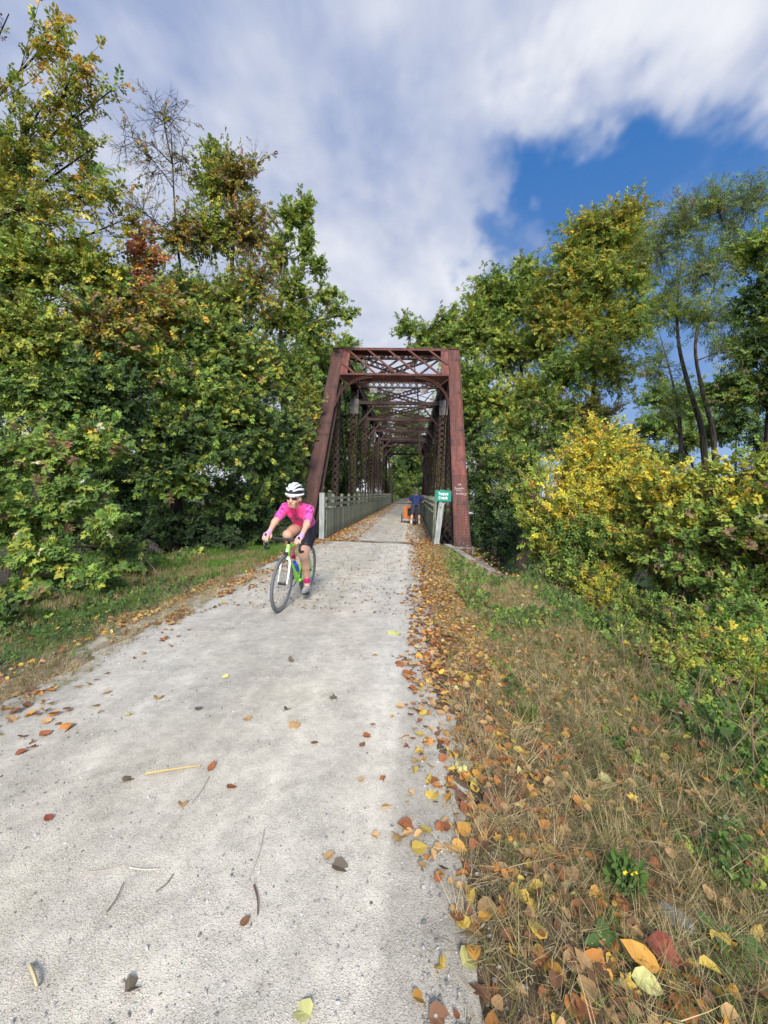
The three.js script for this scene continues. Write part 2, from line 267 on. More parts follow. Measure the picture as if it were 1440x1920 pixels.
// the four inclined end posts
function endPost(x, far, mats, seams) {
  const s = far ? -1 : 1, zT = far ? ZF - PAN * (NF - 1) : ZF, zB = far ? zT - PAN : ZFOOT;
  const B = V(x, FOOTY, zB), T = V(x, TOPY, zT), ax = T.clone().sub(B), L = ax.length();
  const p = part('end_post', bridge, BL(B.x, B.y, B.z), V(s, 0, 0), ax);
  const W = 0.5, D = 0.40;
  for (const sx of [-1, 1]) {
    obj('side_plate', bx(0.016, L, D, sx * (W / 2 - 0.05), L / 2, -D / 2 - 0.012), M_dark, p);
    obj('flange', bx(0.075, L, 0.014, sx * (W / 2 - 0.012), L / 2, -D - 0.02), M_dark, p);
  }
  const ys = [0, ...seams, L];
  for (let i = 0; i < ys.length - 1; i++) obj('cover_plate', bx(W, ys[i + 1] - ys[i] - 0.004, 0.02 + (i % 2) * 0.006, 0, (ys[i] + ys[i + 1]) / 2, 0), mats[i % mats.length], p);
  const back = []; lacing(back, W - 0.12, L, 0.1, 0.42, 0.06, -D - 0.035); stuff(obj('lacing', back, M_dark, p));
  const rv = [];
  for (const sx of [-1, 1]) for (let y = 0.06; y < L; y += 0.105) rv.push(rivetG.clone().translate(sx * (W / 2 - 0.035), y, 0.011));
  for (const sx of [-1, 1]) { for (let y = 0.06; y < 1.35; y += 0.105) rv.push(rivetG.clone().translate(sx * (W / 2 - 0.14), y, 0.011)); for (let y = L - 0.75; y < L; y += 0.105) rv.push(rivetG.clone().translate(sx * (W / 2 - 0.14), y, 0.011)); }
  if (!far) stuff(obj('rivet', rv, M_rivet, p));
  // foot: a steeper shoe plate down to the bearing
  const foot = V(x, -0.34, zB + s * 0.52), d = foot.clone().sub(B);
  const f = part('end_post_shoe', bridge, BL(B.x, B.y, B.z), V(-s, 0, 0), d), fl = d.length();
  obj('shoe_plate', bx(W + 0.02, fl, 0.026, 0, fl / 2, 0), M_plum, f);
  obj('shoe_web', [bx(0.02, fl, 0.5, W / 2 - 0.05, fl / 2, s < 0 ? -0.26 : -0.26), bx(0.02, fl, 0.5, -W / 2 + 0.05, fl / 2, -0.26)], M_dark, f);
  obj('shoe_lip', bx(W + 0.03, 0.13, 0.03, 0, fl + 0.05, 0.002), M_plum, f);
  if (!far) { const r2 = []; for (const sx of [-1, 1]) for (let y = 0.06; y < fl; y += 0.1) r2.push(rivetG.clone().translate(sx * (W / 2 - 0.035), y, 0.014)); stuff(obj('rivet', r2, M_rivet, f)); if (x > 0) for (const [u, v, q] of [[-0.06, 0.2, 0.012], [0.03, 0.27, 0.014], [0.13, 0.34, 0.02]]) obj('white_spot', new THREE.SphereGeometry(q, 8, 5).scale(1.2, 0.8, 0.3).translate(-u, v, 0.014), M_pale, f); }
  obj('bearing', bx(0.62, 0.14, 0.8, 0, 0, 0), M_dark, part('end_bearing', bridge, BL(x, -0.47, zB + s * 0.15), V(1, 0, 0), V(0, 1, 0)));
  return { p, L, B, T };
}
endPost(XL, false, [M_plum, M_plum], [4.2]);
const rightPost = endPost(XR, false, [M_red, M_red2, M_red], [2.4, 3.72]);
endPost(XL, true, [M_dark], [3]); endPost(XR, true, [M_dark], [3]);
{ // three pale bird droppings or chips low on the right shoe, and the chalk scrawl on its plate
  const pen = [];
  const stroke = (pts) => pen.push(tube(pts.map(([u, v]) => V(u, v, 0.016)), [0.0055, 0.0055], 5, pts.length * 5, 1));
  const r = rng(77);
  const word = (x0, x1, y, h, n) => { const ps = []; for (let i = 0; i <= n * 2; i++) ps.push([lerp(x0, x1, i / (n * 2)) + (r() - 0.5) * 0.02, y + (i % 2 ? h * (0.5 + r() * 0.8) : -h * 0.1 * r())]); stroke(ps); };
  word(-0.06, 0.05, 1.98, 0.07, 2); word(-0.17, 0.13, 1.83, 0.075, 6); word(-0.13, 0.06, 1.74, 0.06, 4); word(-0.14, 0.13, 1.60, 0.08, 6);
  stroke([[-0.2, 1.79], [-0.05, 1.86], [0.15, 1.83]]); stroke([[0.10, 1.62], [0.17, 1.66], [0.20, 1.61], [0.15, 1.58], [0.21, 1.67]]); stroke([[-0.02, 2.04], [0.05, 2.01], [0.01, 1.96]]);
  obj('chalk_scrawl', pen, std({ color: rgb(0.52, 0.42, 0.40), roughness: 1 }), rightPost.p);
}
// top and bottom chords
for (const x of [XL, XR]) {
  const zB = ZF - PAN * (NF - 1);
  for (let k = 0; k < NF - 1; k++) {
    const z = ZF - PAN * (k + 0.5); const c = part('top_chord', bridge, BL(x, TOPY, z), V(1, 0, 0), V(0, 1, 0));
    obj('chord_plate', bx(0.5, 0.02, PAN - 0.01, 0, 0.0, 0), M_dark, c); obj('chord_side', [bx(0.016, 0.38, PAN - 0.01, -0.2, -0.2, 0), bx(0.016, 0.38, PAN - 0.01, 0.2, -0.2, 0)], M_dark, c);
    const lc = []; lacing(lc, 0.4, PAN, 0.02, 0.4, 0.055, 0); const m = stuff(obj('lacing', lc, M_dark, c)); m.rotation.x = Math.PI / 2; m.position.set(0, -0.4, -PAN / 2);
  }
  for (const s of [-0.13, 0.13]) obj('bottom_chord', beam(BL(x + s, -0.38, ZFOOT), BL(x + s, -0.38, zB - PAN), 0.03, 0.16, V(1, 0, 0)), M_dark, bridge);
}
// vertical posts with crossed lacing facing along the trail; diagonals
for (let k = 0; k < NF; k++) for (const x of [XL, XR]) {
  const z = ZF - PAN * k, H = TOPY - 0.4 + 0.4, hip = k === 0 || k === NF - 1, w = hip ? 0.26 : 0.40;
  const v = part('vertical_post', bridge, BL(x, -0.4, z), V(1, 0, 0), V(0, 1, 0));
  for (const s of [-1, 1]) obj('channel', [bx(0.014, H + 0.2, 0.22, s * w / 2, H / 2, 0), bx(0.05, H + 0.2, 0.014, s * (w / 2 - 0.03), H / 2, 0.115), bx(0.05, H + 0.2, 0.014, s * (w / 2 - 0.03), H / 2, -0.115)], k % 2 ? M_dark : M_black, v);
  const lc = []; lacing(lc, w - 0.02, H, 0.25, 0.30, 0.045, 0.13); lacing(lc, w - 0.02, H, 0.25, 0.30, 0.045, -0.15); stuff(obj('lacing', lc, M_lace, v));
  if (k > 0) { obj('gusset_plate', bx(0.46, 0.8, 0.016, 0.02, H - 1.0, 0.16), k < 2 ? M_gust : M_dark, v); }
}
for (const x of [XL, XR]) for (let k = 0; k < NF - 1; k++) {
  const z0 = ZF - PAN * k, z1 = z0 - PAN, up = k < (NF - 1) / 2, a = up ? BL(x, TOPY - 0.15, z0) : BL(x, -0.35, z0), b = up ? BL(x, -0.35, z1) : BL(x, TOPY - 0.15, z1);
  for (const s of [-0.12, 0.12]) obj('diagonal_bar', beam(a.clone().add(V(s, 0, 0)), b.clone().add(V(s, 0, 0)), 0.035, 0.15, V(1, 0, 0)), M_black, bridge);
  if (k === 2 || k === 3) obj('counter_rod', beam(BL(x, up ? -0.35 : TOPY - 0.15, z0), BL(x, up ? TOPY - 0.15 : -0.35, z1), 0.04, 0.04), M_black, bridge);
}
// portal frames in the plane of the end posts
function arcBrace(parent, x, y, sx, w, h, mat) {           // curved knee brace in xy: from the post down to the strut
  const shape = [], n = 12; const P = (t, o) => V(x + sx * (w * (1 - Math.cos(t * Math.PI / 2)) ) + 0, y - h + (h) * Math.sin(t * Math.PI / 2) , o);
  const geo = []; for (let i = 0; i < n; i++) { const a = P(i / n, 0), b = P((i + 1) / n, 0), e = b.clone().sub(a).multiplyScalar(0.06); geo.push(beam(a.clone().sub(e), b.clone().add(e), 0.17, 0.016 + (i % 2) * 0.002, V(0, 0, 1)), beam(a.clone().sub(e), b.clone().add(e), 0.018 + (i % 2) * 0.002, 0.075, V(0, 0, 1))); }
  return obj('knee_brace', geo, mat, parent);
}
function portal(far) {
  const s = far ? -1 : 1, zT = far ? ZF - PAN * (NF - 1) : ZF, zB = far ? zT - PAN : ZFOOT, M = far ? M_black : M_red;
  const B = V(XC, FOOTY, zB), ax = V(XC, TOPY, zT).sub(B), L = ax.length(), p = part('portal_frame', bridge, BL(B.x, B.y, B.z), V(s, 0, 0), ax);
  const hw = (XR - XL) / 2 - 0.25, yb = L * 0.812, yt = L - 0.02;
  obj('portal_strut', [bx(hw * 2 + 1.02, 0.025, 0.34, 0, yt + 0.05, -0.12), bx(hw * 2, 0.13, 0.02, 0, yt - 0.03, 0.03), bx(hw * 2, 0.13, 0.02, 0, yt - 0.03, -0.26)], M, p);
  obj('portal_strut', [bx(hw * 2, 0.02, 0.34, 0, yb, -0.12), bx(hw * 2, 0.10, 0.018, 0, yb + 0.06, 0.035), bx(hw * 2, 0.10, 0.018, 0, yb + 0.06, -0.27)], M, p);
  for (const sx of [-1, 1]) { obj('portal_plate', bx(0.3, yt - yb, 0.018, sx * (hw - 0.14), (yt + yb) / 2, 0.01), far ? M_black : M_red2, p); }
  const H = yt - yb - 0.06, run = 1.38, y0 = yb + 0.05;
  for (let pass = 0; pass < 2; pass++) for (let i = -1; i < 6; i++) {
    let a = -hw + 0.1 + i * 0.87, b = a + run, ya = y0 + H, yb2 = y0;
    if (a < -hw + 0.02) { ya = lerp(y0 + H, y0, (-hw + 0.02 - a) / run); a = -hw + 0.02; }
    if (b > hw - 0.02) { yb2 = lerp(y0 + H, y0, (hw - 0.02 - a) / run); b = hw - 0.02; }
    if (b - a < 0.2) continue;
    const m = pass ? -1 : 1, z = pass ? -0.25 : 0.05;
    obj('lattice_bar', [beam(V(m * a, ya, z), V(m * b, yb2, z), 0.09, 0.014, V(0.01, 0.01, 0).clone().add(V(m * (ya - yb2), b - a, 0)).normalize()), beam(V(m * a, ya, z - 0.035), V(m * b, yb2, z - 0.035), 0.014, 0.07, V(m * (ya - yb2), b - a, 0).normalize())], pass ? M_dark : M, p);
  }
  for (const sx of [-1, 1]) {
    const k = arcBrace(p, sx * (hw + 0.02), yb - 0.02, -sx, 1.35, 1.75, M); k.position.z = -0.06;
    obj('brace_bar', beam(V(sx * hw, yb - 0.1, -0.06), V(sx * (hw - 0.45), yb - 0.62, -0.06), 0.08, 0.016, V(0, 0, 1)), M, p);
    obj('brace_bar', beam(V(sx * (hw - 0.95), yb - 0.02, -0.06), V(sx * (hw - 0.55), yb - 0.42, -0.06), 0.08, 0.016, V(0, 0, 1)), M, p);
  }
}
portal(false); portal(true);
// sway frames across the inner posts, and the top laterals between them
for (let k = 0; k < NF; k++) {
  const z = ZF - PAN * k, hw = (XR - XL) / 2 - 0.2, M = k % 2 ? M_dark : M_red3, s = part('sway_frame', bridge, BL(XC, 0, z - (k ? 0 : 0.25)), V(1, 0, 0), V(0, 1, 0));
  const strut = (y, d) => { const g = []; for (const t of [0, d]) g.push(bx(hw * 2, 0.014, 0.16, 0, y - t, 0), bx(hw * 2, 0.07, 0.014, 0, y - t + (t ? 0.035 : -0.035), 0.075)); const lc = []; lacing(lc, d, hw * 2, 0, 0.34, 0.05, 0.05); for (const q of lc) { q.rotateZ(-Math.PI / 2); q.translate(-hw, y - d / 2, 0); } return g.concat(lc); };
  obj('top_strut', strut(TOPY - 0.02, 0.32), M_dark, s);
  if (k === 0 || k === NF - 1) continue;
  const yl = 6.42; obj('lower_strut', strut(yl + 0.1, 0.16), M, s);
  for (const a of [-1, 1]) { const lo = yl + 0.12, hi = TOPY - 0.36; obj('cross_bar', beam(V(-hw * 0.98, a > 0 ? lo : hi, a * 0.03), V(0, a > 0 ? hi : lo, a * 0.03), 0.075, 0.02, V(0, 0, 1)), M_dark, s); obj('cross_bar', beam(V(hw * 0.98, a > 0 ? lo : hi, a * 0.03), V(0, a > 0 ? hi : lo, a * 0.03), 0.075, 0.02, V(0, 0, 1)), M_dark, s); }
  for (const sx of [-1, 1]) obj('knee_brace', beam(V(sx * hw, yl - 1.25, 0), V(sx * (hw - 1.0), yl - 0.06, 0), 0.09, 0.09), M, s);
  if (k === 1) for (const u of [-0.62, 0, 0.62]) obj('pale_plate', bx(0.42, 0.24, 0.012, u * hw, TOPY - 0.50, 0.1), M_pale, s);
}
for (let k = 0; k < NF - 1; k++) {
  const z0 = ZF - PAN * k, z1 = z0 - PAN, hw = (XR - XL) / 2 - 0.25;
  for (const a of [-1, 1]) { const A = BL(XC - a * hw, TOPY - 0.1 - (a > 0 ? 0.11 : 0), z0), B = BL(XC + a * hw, TOPY - 0.1 - (a > 0 ? 0.11 : 0), z1), L = A.distanceTo(B), p = part('lateral_brace', bridge, A, V(0, 1, 0), B.clone().sub(A));
    const lc = []; lacing(lc, 0.22, L, 0.1, 0.36, 0.045, 0); obj('brace_angle', [bx(0.09, L, 0.014, -0.11, L / 2, 0.02), bx(0.09, L, 0.014, 0.11, L / 2, 0.02)], M_dark, p); stuff(obj('lacing', lc, M_dark, p)); }
}
// floor: beams, stringers, deck with the gravel on it
for (let k = -1; k <= NF; k++) obj('floor_beam', beam(BL(XL, -0.62, ZF - PAN * k), BL(XR, -0.62, ZF - PAN * k), 0.2, 0.6, V(0, 0, 1)), M_black, bridge);
for (const x of [-2.3, -1.5, -0.6, 0.3]) obj('stringer', beam(BL(x, -0.42, -12.4), BL(x, -0.42, -57.2), 0.14, 0.34, V(1, 0, 0)), M_black, bridge);
obj('deck', bx(3.75, 0.22, 45.2, (-2.85 + 0.9) / 2 - XC, -0.125, -34.8 + 12.6), M_woodDark, bridge);
pathSheet('gravel_path', 'greyer leaf strewn surface of the trail across the bridge deck', -12.2, -57.38, -2.72, 0.82, 200, 40, (x, z) => -0.008 + (fbm(x * 2, z, 3, 8) - 0.5) * 0.014, 1.3);
{ const m = obj('joint_strip', bx(3.0, 0.05, 0.05, -1.0, -0.008, -12.17), std({ color: rgb(0.14, 0.12, 0.10), map: rustMap })); tag(m, 'dark joint strip across the trail where the bridge deck begins', 'joint strip', null, 'structure'); }
{ // concrete
  const A = [[-4.3, 2.35, -11.75, -13.6, -0.54, 2.6], ]; const t = obj('abutment', [bx(6.2, 2.4, 1.9, XC - 0.08, -1.62, -12.65), bx(5.6, 0.5, 0.3, XC, -0.36, -13.0)], M_conc); tag(t, 'concrete abutment under the near end of the bridge', 'abutment', null, 'structure');
  const t2 = obj('abutment', bx(6.7, 2.6, 2.4, XC, -1.85, -57.4), M_conc); tag(t2, 'concrete abutment under the far end of the bridge', 'abutment', null, 'structure');
  const wpos = [V(1.86, -0.78, -12.3), V(1.92, -0.785, -11.6), V(2.30, -0.84, -8.7), V(2.62, -0.96, -7.2)], g = [];
  for (let i = 0; i < 3; i++) g.push(beam(wpos[i], wpos[i + 1], 0.26, 0.86 - i * 0.004, V(1, 0, 0)));
  tag(obj('wing_wall', g, M_conc), 'low weathered concrete wing wall running from the right bridge post along the bank', 'wall', null, 'structure');
  const c = obj('concrete_curb', [beam(V(1.06, -0.12, -12.3), V(1.37, -0.17, -10.7), 0.19, 0.30, V(1, 0, 0)), beam(V(1.365, -0.172, -10.75), V(1.68, -0.29, -9.0), 0.188, 0.298, V(1, 0, 0))], M_conc); tag(c, 'short angled concrete curb at the foot of the right bridge post', 'curb', null, 'structure');
}
// ---------------------------------------------------------------- wooden railings
const pickG = [0.83, 0.845, 0.86].map((h) => box(0.138, h, 0.024).translate(0, h / 2, 0));
function railing(label, side, z0, z1, xa, xb, endTilt) {
  const L = z0 - z1, t = thing('wooden_railing', label, 'railing', V(xa, 0, z0), 0, null), slope = (xb - xa) / L, X = (d) => slope * d, r = rng(side > 0 ? 5 : 9);
  const n = Math.floor((L - 0.15) / 0.15);
  for (let i = 0; i < n; i++) { const d = 0.16 + i * 0.15, m = obj('picket', pickG[Math.floor(r() * 3)], M_wood[Math.floor(r() * 4)], t); m.position.set(X(d) - side * 0.06 + (r() - 0.5) * 0.008, 0.035 + (r() - 0.5) * 0.02, -d - 0.07); m.rotation.set(0, side * Math.PI / 2 + (r() - 0.5) * 0.04, (r() - 0.5) * 0.02); }
  for (let d = 0; d < L - 0.2; d += 3.6) for (const [y, h, w] of [[1.215, 0.095, 0.045], [1.02, 0.11, 0.042], [0.62, 0.09, 0.04], [0.16, 0.09, 0.04]]) {
    const e = Math.min(L, d + 3.59), m = obj('rail', beam(V(X(d) - (y > 1 ? side * 0.07 : side * 0.02), y + (r() - 0.5) * 0.02, -d - 0.005), V(X(e) - (y > 1 ? side * 0.07 : side * 0.02), y + (r() - 0.5) * 0.02, -e), w, h, V(1, 0, 0)), M_wood[Math.floor(r() * 4)], t); }
  for (let d = 1.8; d < L; d += 1.8) { const m = obj('post', box(0.10, 1.55, 0.12).translate(0, 0.58, 0), M_wood[Math.floor(r() * 4)], t); m.position.set(X(d) + side * 0.055, 0, -d); }
  const e = obj('end_post', box(0.15, 1.62, 0.13).translate(0, 0.58, 0), M_woodPale, t); e.position.set(side * 0.03, 0, 0.02); e.rotation.z = endTilt;
  return t;
}
railing('long grey timber railing on the left side of the bridge with vertical boards', -1, -12.72, -52.6, -2.62, -2.46, 0.01);
const rr = railing('short looking grey timber railing on the right side of the bridge beneath the sign', 1, -12.35, -52.4, 0.74, 0.74, -0.085);
obj('corner_brace', beam(V(0.13, 1.14, 0.02), V(0.30, 1.36, 0.02), 0.10, 0.11), M_woodPale, rr);
{ // creek sign
  const p = at(831, 930, 12.22), t = thing('creek_sign', 'small green name sign with white letters at the right end of the bridge railing', 'sign', p, 0.0);
  const s = new THREE.Shape(), w = 0.225, h = 0.155, r = 0.025;
  s.moveTo(-w + r, -h); s.lineTo(w - r, -h); s.quadraticCurveTo(w, -h, w, -h + r); s.lineTo(w, h - r); s.quadraticCurveTo(w, h, w - r, h); s.lineTo(0.05, h); s.quadraticCurveTo(0.03, h + 0.022, 0, h + 0.022); s.quadraticCurveTo(-0.03, h + 0.022, -0.05, h); s.lineTo(-w + r, h); s.quadraticCurveTo(-w, h, -w, h - r); s.lineTo(-w, -h + r); s.quadraticCurveTo(-w, -h, -w + r, -h);
  obj('sign_plate', new THREE.ExtrudeGeometry(s, { depth: 0.012, bevelEnabled: true, bevelSize: 0.003, bevelThickness: 0.003, bevelSegments: 1 }), std({ color: rgb(0.0, 0.22, 0.15), roughness: 0.45 }), t);
  const font = await new FontLoader().loadAsync('fonts/droid/droid_sans_bold.typeface.json');
  for (const [str, y] of [['Tuque', 0.022], ['Creek', -0.095]]) { const g = new TextGeometry(str, { font, size: 0.088, depth: 0.002, curveSegments: 4 }); g.computeBoundingBox(); g.scale(0.78, 1, 1).translate(-(g.boundingBox.max.x) / 2, y, 0.0165); obj('lettering', g, std({ color: rgb(0.85, 0.87, 0.85), roughness: 0.5 }), t); }
  obj('sign_batten', bx(0.06, 0.40, 0.03, -0.06, -0.12, -0.022), M_woodPale, t);
}
// ---------------------------------------------------------------- leaves, sprays, trees
const HALF = {
  ovate: [[0, 0], [0.20, 0.12], [0.31, 0.36], [0.22, 0.70], [0, 1]],
  round: [[0, 0], [0.34, 0.08], [0.46, 0.36], [0.30, 0.72], [0, 1]],
  maple: [[0, 0], [0.34, -0.06], [0.24, 0.20], [0.60, 0.46], [0.24, 0.50], [0.20, 0.70], [0, 1]],
  narrow: [[0, 0], [0.09, 0.25], [0.11, 0.55], [0, 1]],
};
function leafTris(out, kind, M, tone, fold, curl) {        // a folded, curled leaf blade of length 1, placed by M
  const h = HALF[kind], p = V(0, 0, 0), place = (x, y) => { const c = curl * (y * y - 0.25 * y), z = Math.abs(x) * fold - c; return p.set(x, y, z).applyMatrix4(M).toArray(); };
  for (const s of [1, -1]) for (let i = 1; i < h.length - 1; i++) {
    const a = place(0, h[i][1] * 0.55), b = place(s * h[i][0], h[i][1]), c = place(s * h[i + 1][0], h[i + 1][1]);
    const tri = s > 0 ? [a, b, c] : [a, c, b]; for (const q of tri) { out.pos.push(...q); out.col.push(...tone); }
    if (i === 1) { const o = place(0, 0); for (const q of s > 0 ? [o, b, a] : [o, a, b]) { out.pos.push(...q); out.col.push(...tone); } }
    if (i < h.length - 2) { const e = place(0, h[i + 1][1] * 0.55); for (const q of s > 0 ? [a, c, e] : [a, e, c]) { out.pos.push(...q); out.col.push(...tone); } }
    else { for (const q of s > 0 ? [a, c, place(0, 1)] : [a, place(0, 1), c]) { out.pos.push(...q); out.col.push(...tone); } }
  }
}
function leafGeo(out) { const g = new THREE.BufferGeometry(); g.setAttribute('position', new THREE.Float32BufferAttribute(out.pos, 3)); g.setAttribute('color', new THREE.Float32BufferAttribute(out.col, 3)); g.computeVertexNormals(); return g; }
const frame = (y, zHint) => { const Y = y.clone().normalize(), X = Y.clone().cross(zHint); if (X.lengthSq() < 1e-6) X.set(1, 0, 0).cross(Y); X.normalize(); return new THREE.Matrix4().makeBasis(X, Y, X.clone().cross(Y)); };
const rdir = (r) => { const z = r() * 2 - 1, a = r() * 6.2832, s = Math.sqrt(1 - z * z); return V(s * Math.cos(a), z, s * Math.sin(a)); };
function sprayGeo(kind, n, leaf, seed, spread = 1, dry = 0.015) {     // a leafy twig of length 1 along +y, leaf faces towards +z
  const r = rng(seed), out = { pos: [], col: [] };
  for (let i = 0; i < n; i++) {
    const t = 0.12 + 0.88 * (i + r() * 0.6) / n, side = i % 2 ? 1 : -1, last = i === n - 1, a = last ? (r() - 0.5) * 0.5 : side * (0.55 + r() * 0.7) * spread;
    const dir = V(Math.sin(a), Math.cos(a), (r() - 0.65) * 0.9), face = V((r() - 0.5) * 1.3, (r() - 0.5) * 1.1, 1), L = leaf * (0.65 + r() * 0.6);
    const M = frame(dir, face).scale(V(L, L, L)).setPosition(dir.clone().multiplyScalar(leaf * 0.22).add(V((r() - 0.5) * 0.10, t - leaf * 0.3, (r() - 0.5) * 0.12)));
    const b = 0.86 + r() * 0.45, d = r() < dry; leafTris(out, kind, M, d ? [b * 2.2, b * 1.25, b * 0.8] : [b * (0.9 + r() * 0.25), b, b * (0.85 + r() * 0.3)], 0.10 + r() * 0.2, 0.1 + r() * 0.25);
  }
  return leafGeo(out);
}
const SPRAY = { maple: [1, 2, 3].map((s) => sprayGeo('maple', 9, 0.36, s)), ovate: [4, 5, 6].map((s) => sprayGeo('ovate', 12, 0.30, s)), round: [7, 8].map((s) => sprayGeo('round', 9, 0.32, s)), narrow: [9, 10].map((s) => sprayGeo('narrow', 16, 0.34, s, 0.8)), far: [11, 12].map((s) => sprayGeo('ovate', 11, 0.36, s, 1.2)) };
const M_leaf = new THREE.MeshPhysicalMaterial({ color: 0xffffff, vertexColors: true, roughness: 0.92, transmission: 0.4, thickness: 0, specularIntensity: 0.5 });
const barkMap = tex(256, 512, (x, y) => { const v = 0.55 + (fbm(x / 256 * 14, y / 512 * 5, 4, 3, 0) - 0.5) * 1.3 + (hash(x, y, 1) - 0.5) * 0.15; return [v, v * 0.96, v * 0.9]; }, true, 2, 0.7);
const bark = (r, g, b) => std({ color: rgb(r, g, b), map: barkMap, bumpMap: barkMap, bumpScale: 0.02, roughness: 1 });
const BARK = bark(0.13, 0.10, 0.075), BARK_G = bark(0.26, 0.235, 0.19), BARK_D = bark(0.07, 0.055, 0.045), BARK_T = bark(0.20, 0.165, 0.12);
const C = { dk: [0.056, 0.110, 0.027], md: [0.118, 0.207, 0.038], lt: [0.218, 0.336, 0.056], yg: [0.370, 0.414, 0.062], ye: [0.650, 0.549, 0.056], go: [0.627, 0.381, 0.050], ol: [0.258, 0.291, 0.050], oo: [0.403, 0.370, 0.056], br: [0.269, 0.174, 0.090], rd: [0.448, 0.129, 0.067], gg: [0.202, 0.263, 0.123], wh: [0.470, 0.493, 0.269], dkb: [0.031, 0.063, 0.022] };
const PAL = {
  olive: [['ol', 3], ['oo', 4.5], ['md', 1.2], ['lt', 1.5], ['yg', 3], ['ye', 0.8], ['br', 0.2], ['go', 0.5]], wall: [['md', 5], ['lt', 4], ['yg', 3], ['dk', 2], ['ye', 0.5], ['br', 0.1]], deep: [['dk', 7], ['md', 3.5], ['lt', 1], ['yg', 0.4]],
  maple: [['md', 3], ['lt', 5], ['yg', 3.4], ['ol', 0.7]], sap: [['md', 5], ['lt', 4], ['yg', 2.2], ['wh', 0.4], ['br', 0.1]], yellow: [['ye', 9], ['yg', 5], ['lt', 1.4], ['go', 2], ['md', 0.3]], vine: [['yg', 8], ['lt', 4.5], ['oo', 2.5], ['md', 2], ['ye', 1], ['go', 0.5], ['br', 0.3]],
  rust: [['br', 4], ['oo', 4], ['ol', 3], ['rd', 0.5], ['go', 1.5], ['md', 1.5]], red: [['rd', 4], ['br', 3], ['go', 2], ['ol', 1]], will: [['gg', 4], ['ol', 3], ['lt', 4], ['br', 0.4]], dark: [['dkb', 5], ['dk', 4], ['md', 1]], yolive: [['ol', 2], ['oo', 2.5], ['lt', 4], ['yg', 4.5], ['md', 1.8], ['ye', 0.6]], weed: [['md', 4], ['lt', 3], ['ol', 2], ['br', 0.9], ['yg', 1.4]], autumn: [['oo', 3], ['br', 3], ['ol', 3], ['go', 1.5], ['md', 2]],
};
function pick(pal, r, bias = 0) { const P = PAL[pal]; let t = 0; for (const [, w] of P) t += w; let x = clamp(r() + bias, 0, 0.9999) * t; for (const [k, w] of P) if ((x -= w) < 0) return C[k]; return C[P[0][0]]; }
const B = (px, py, d, rx, ry = rx, o = {}) => ({ c: at(px, py, d), r: V(rx * d / F, ry * d / F, (o.rz ?? Math.min(rx, ry) * 0.9) * d / F), ...o });
let plantSeed = 100, sprayTotal = 0;
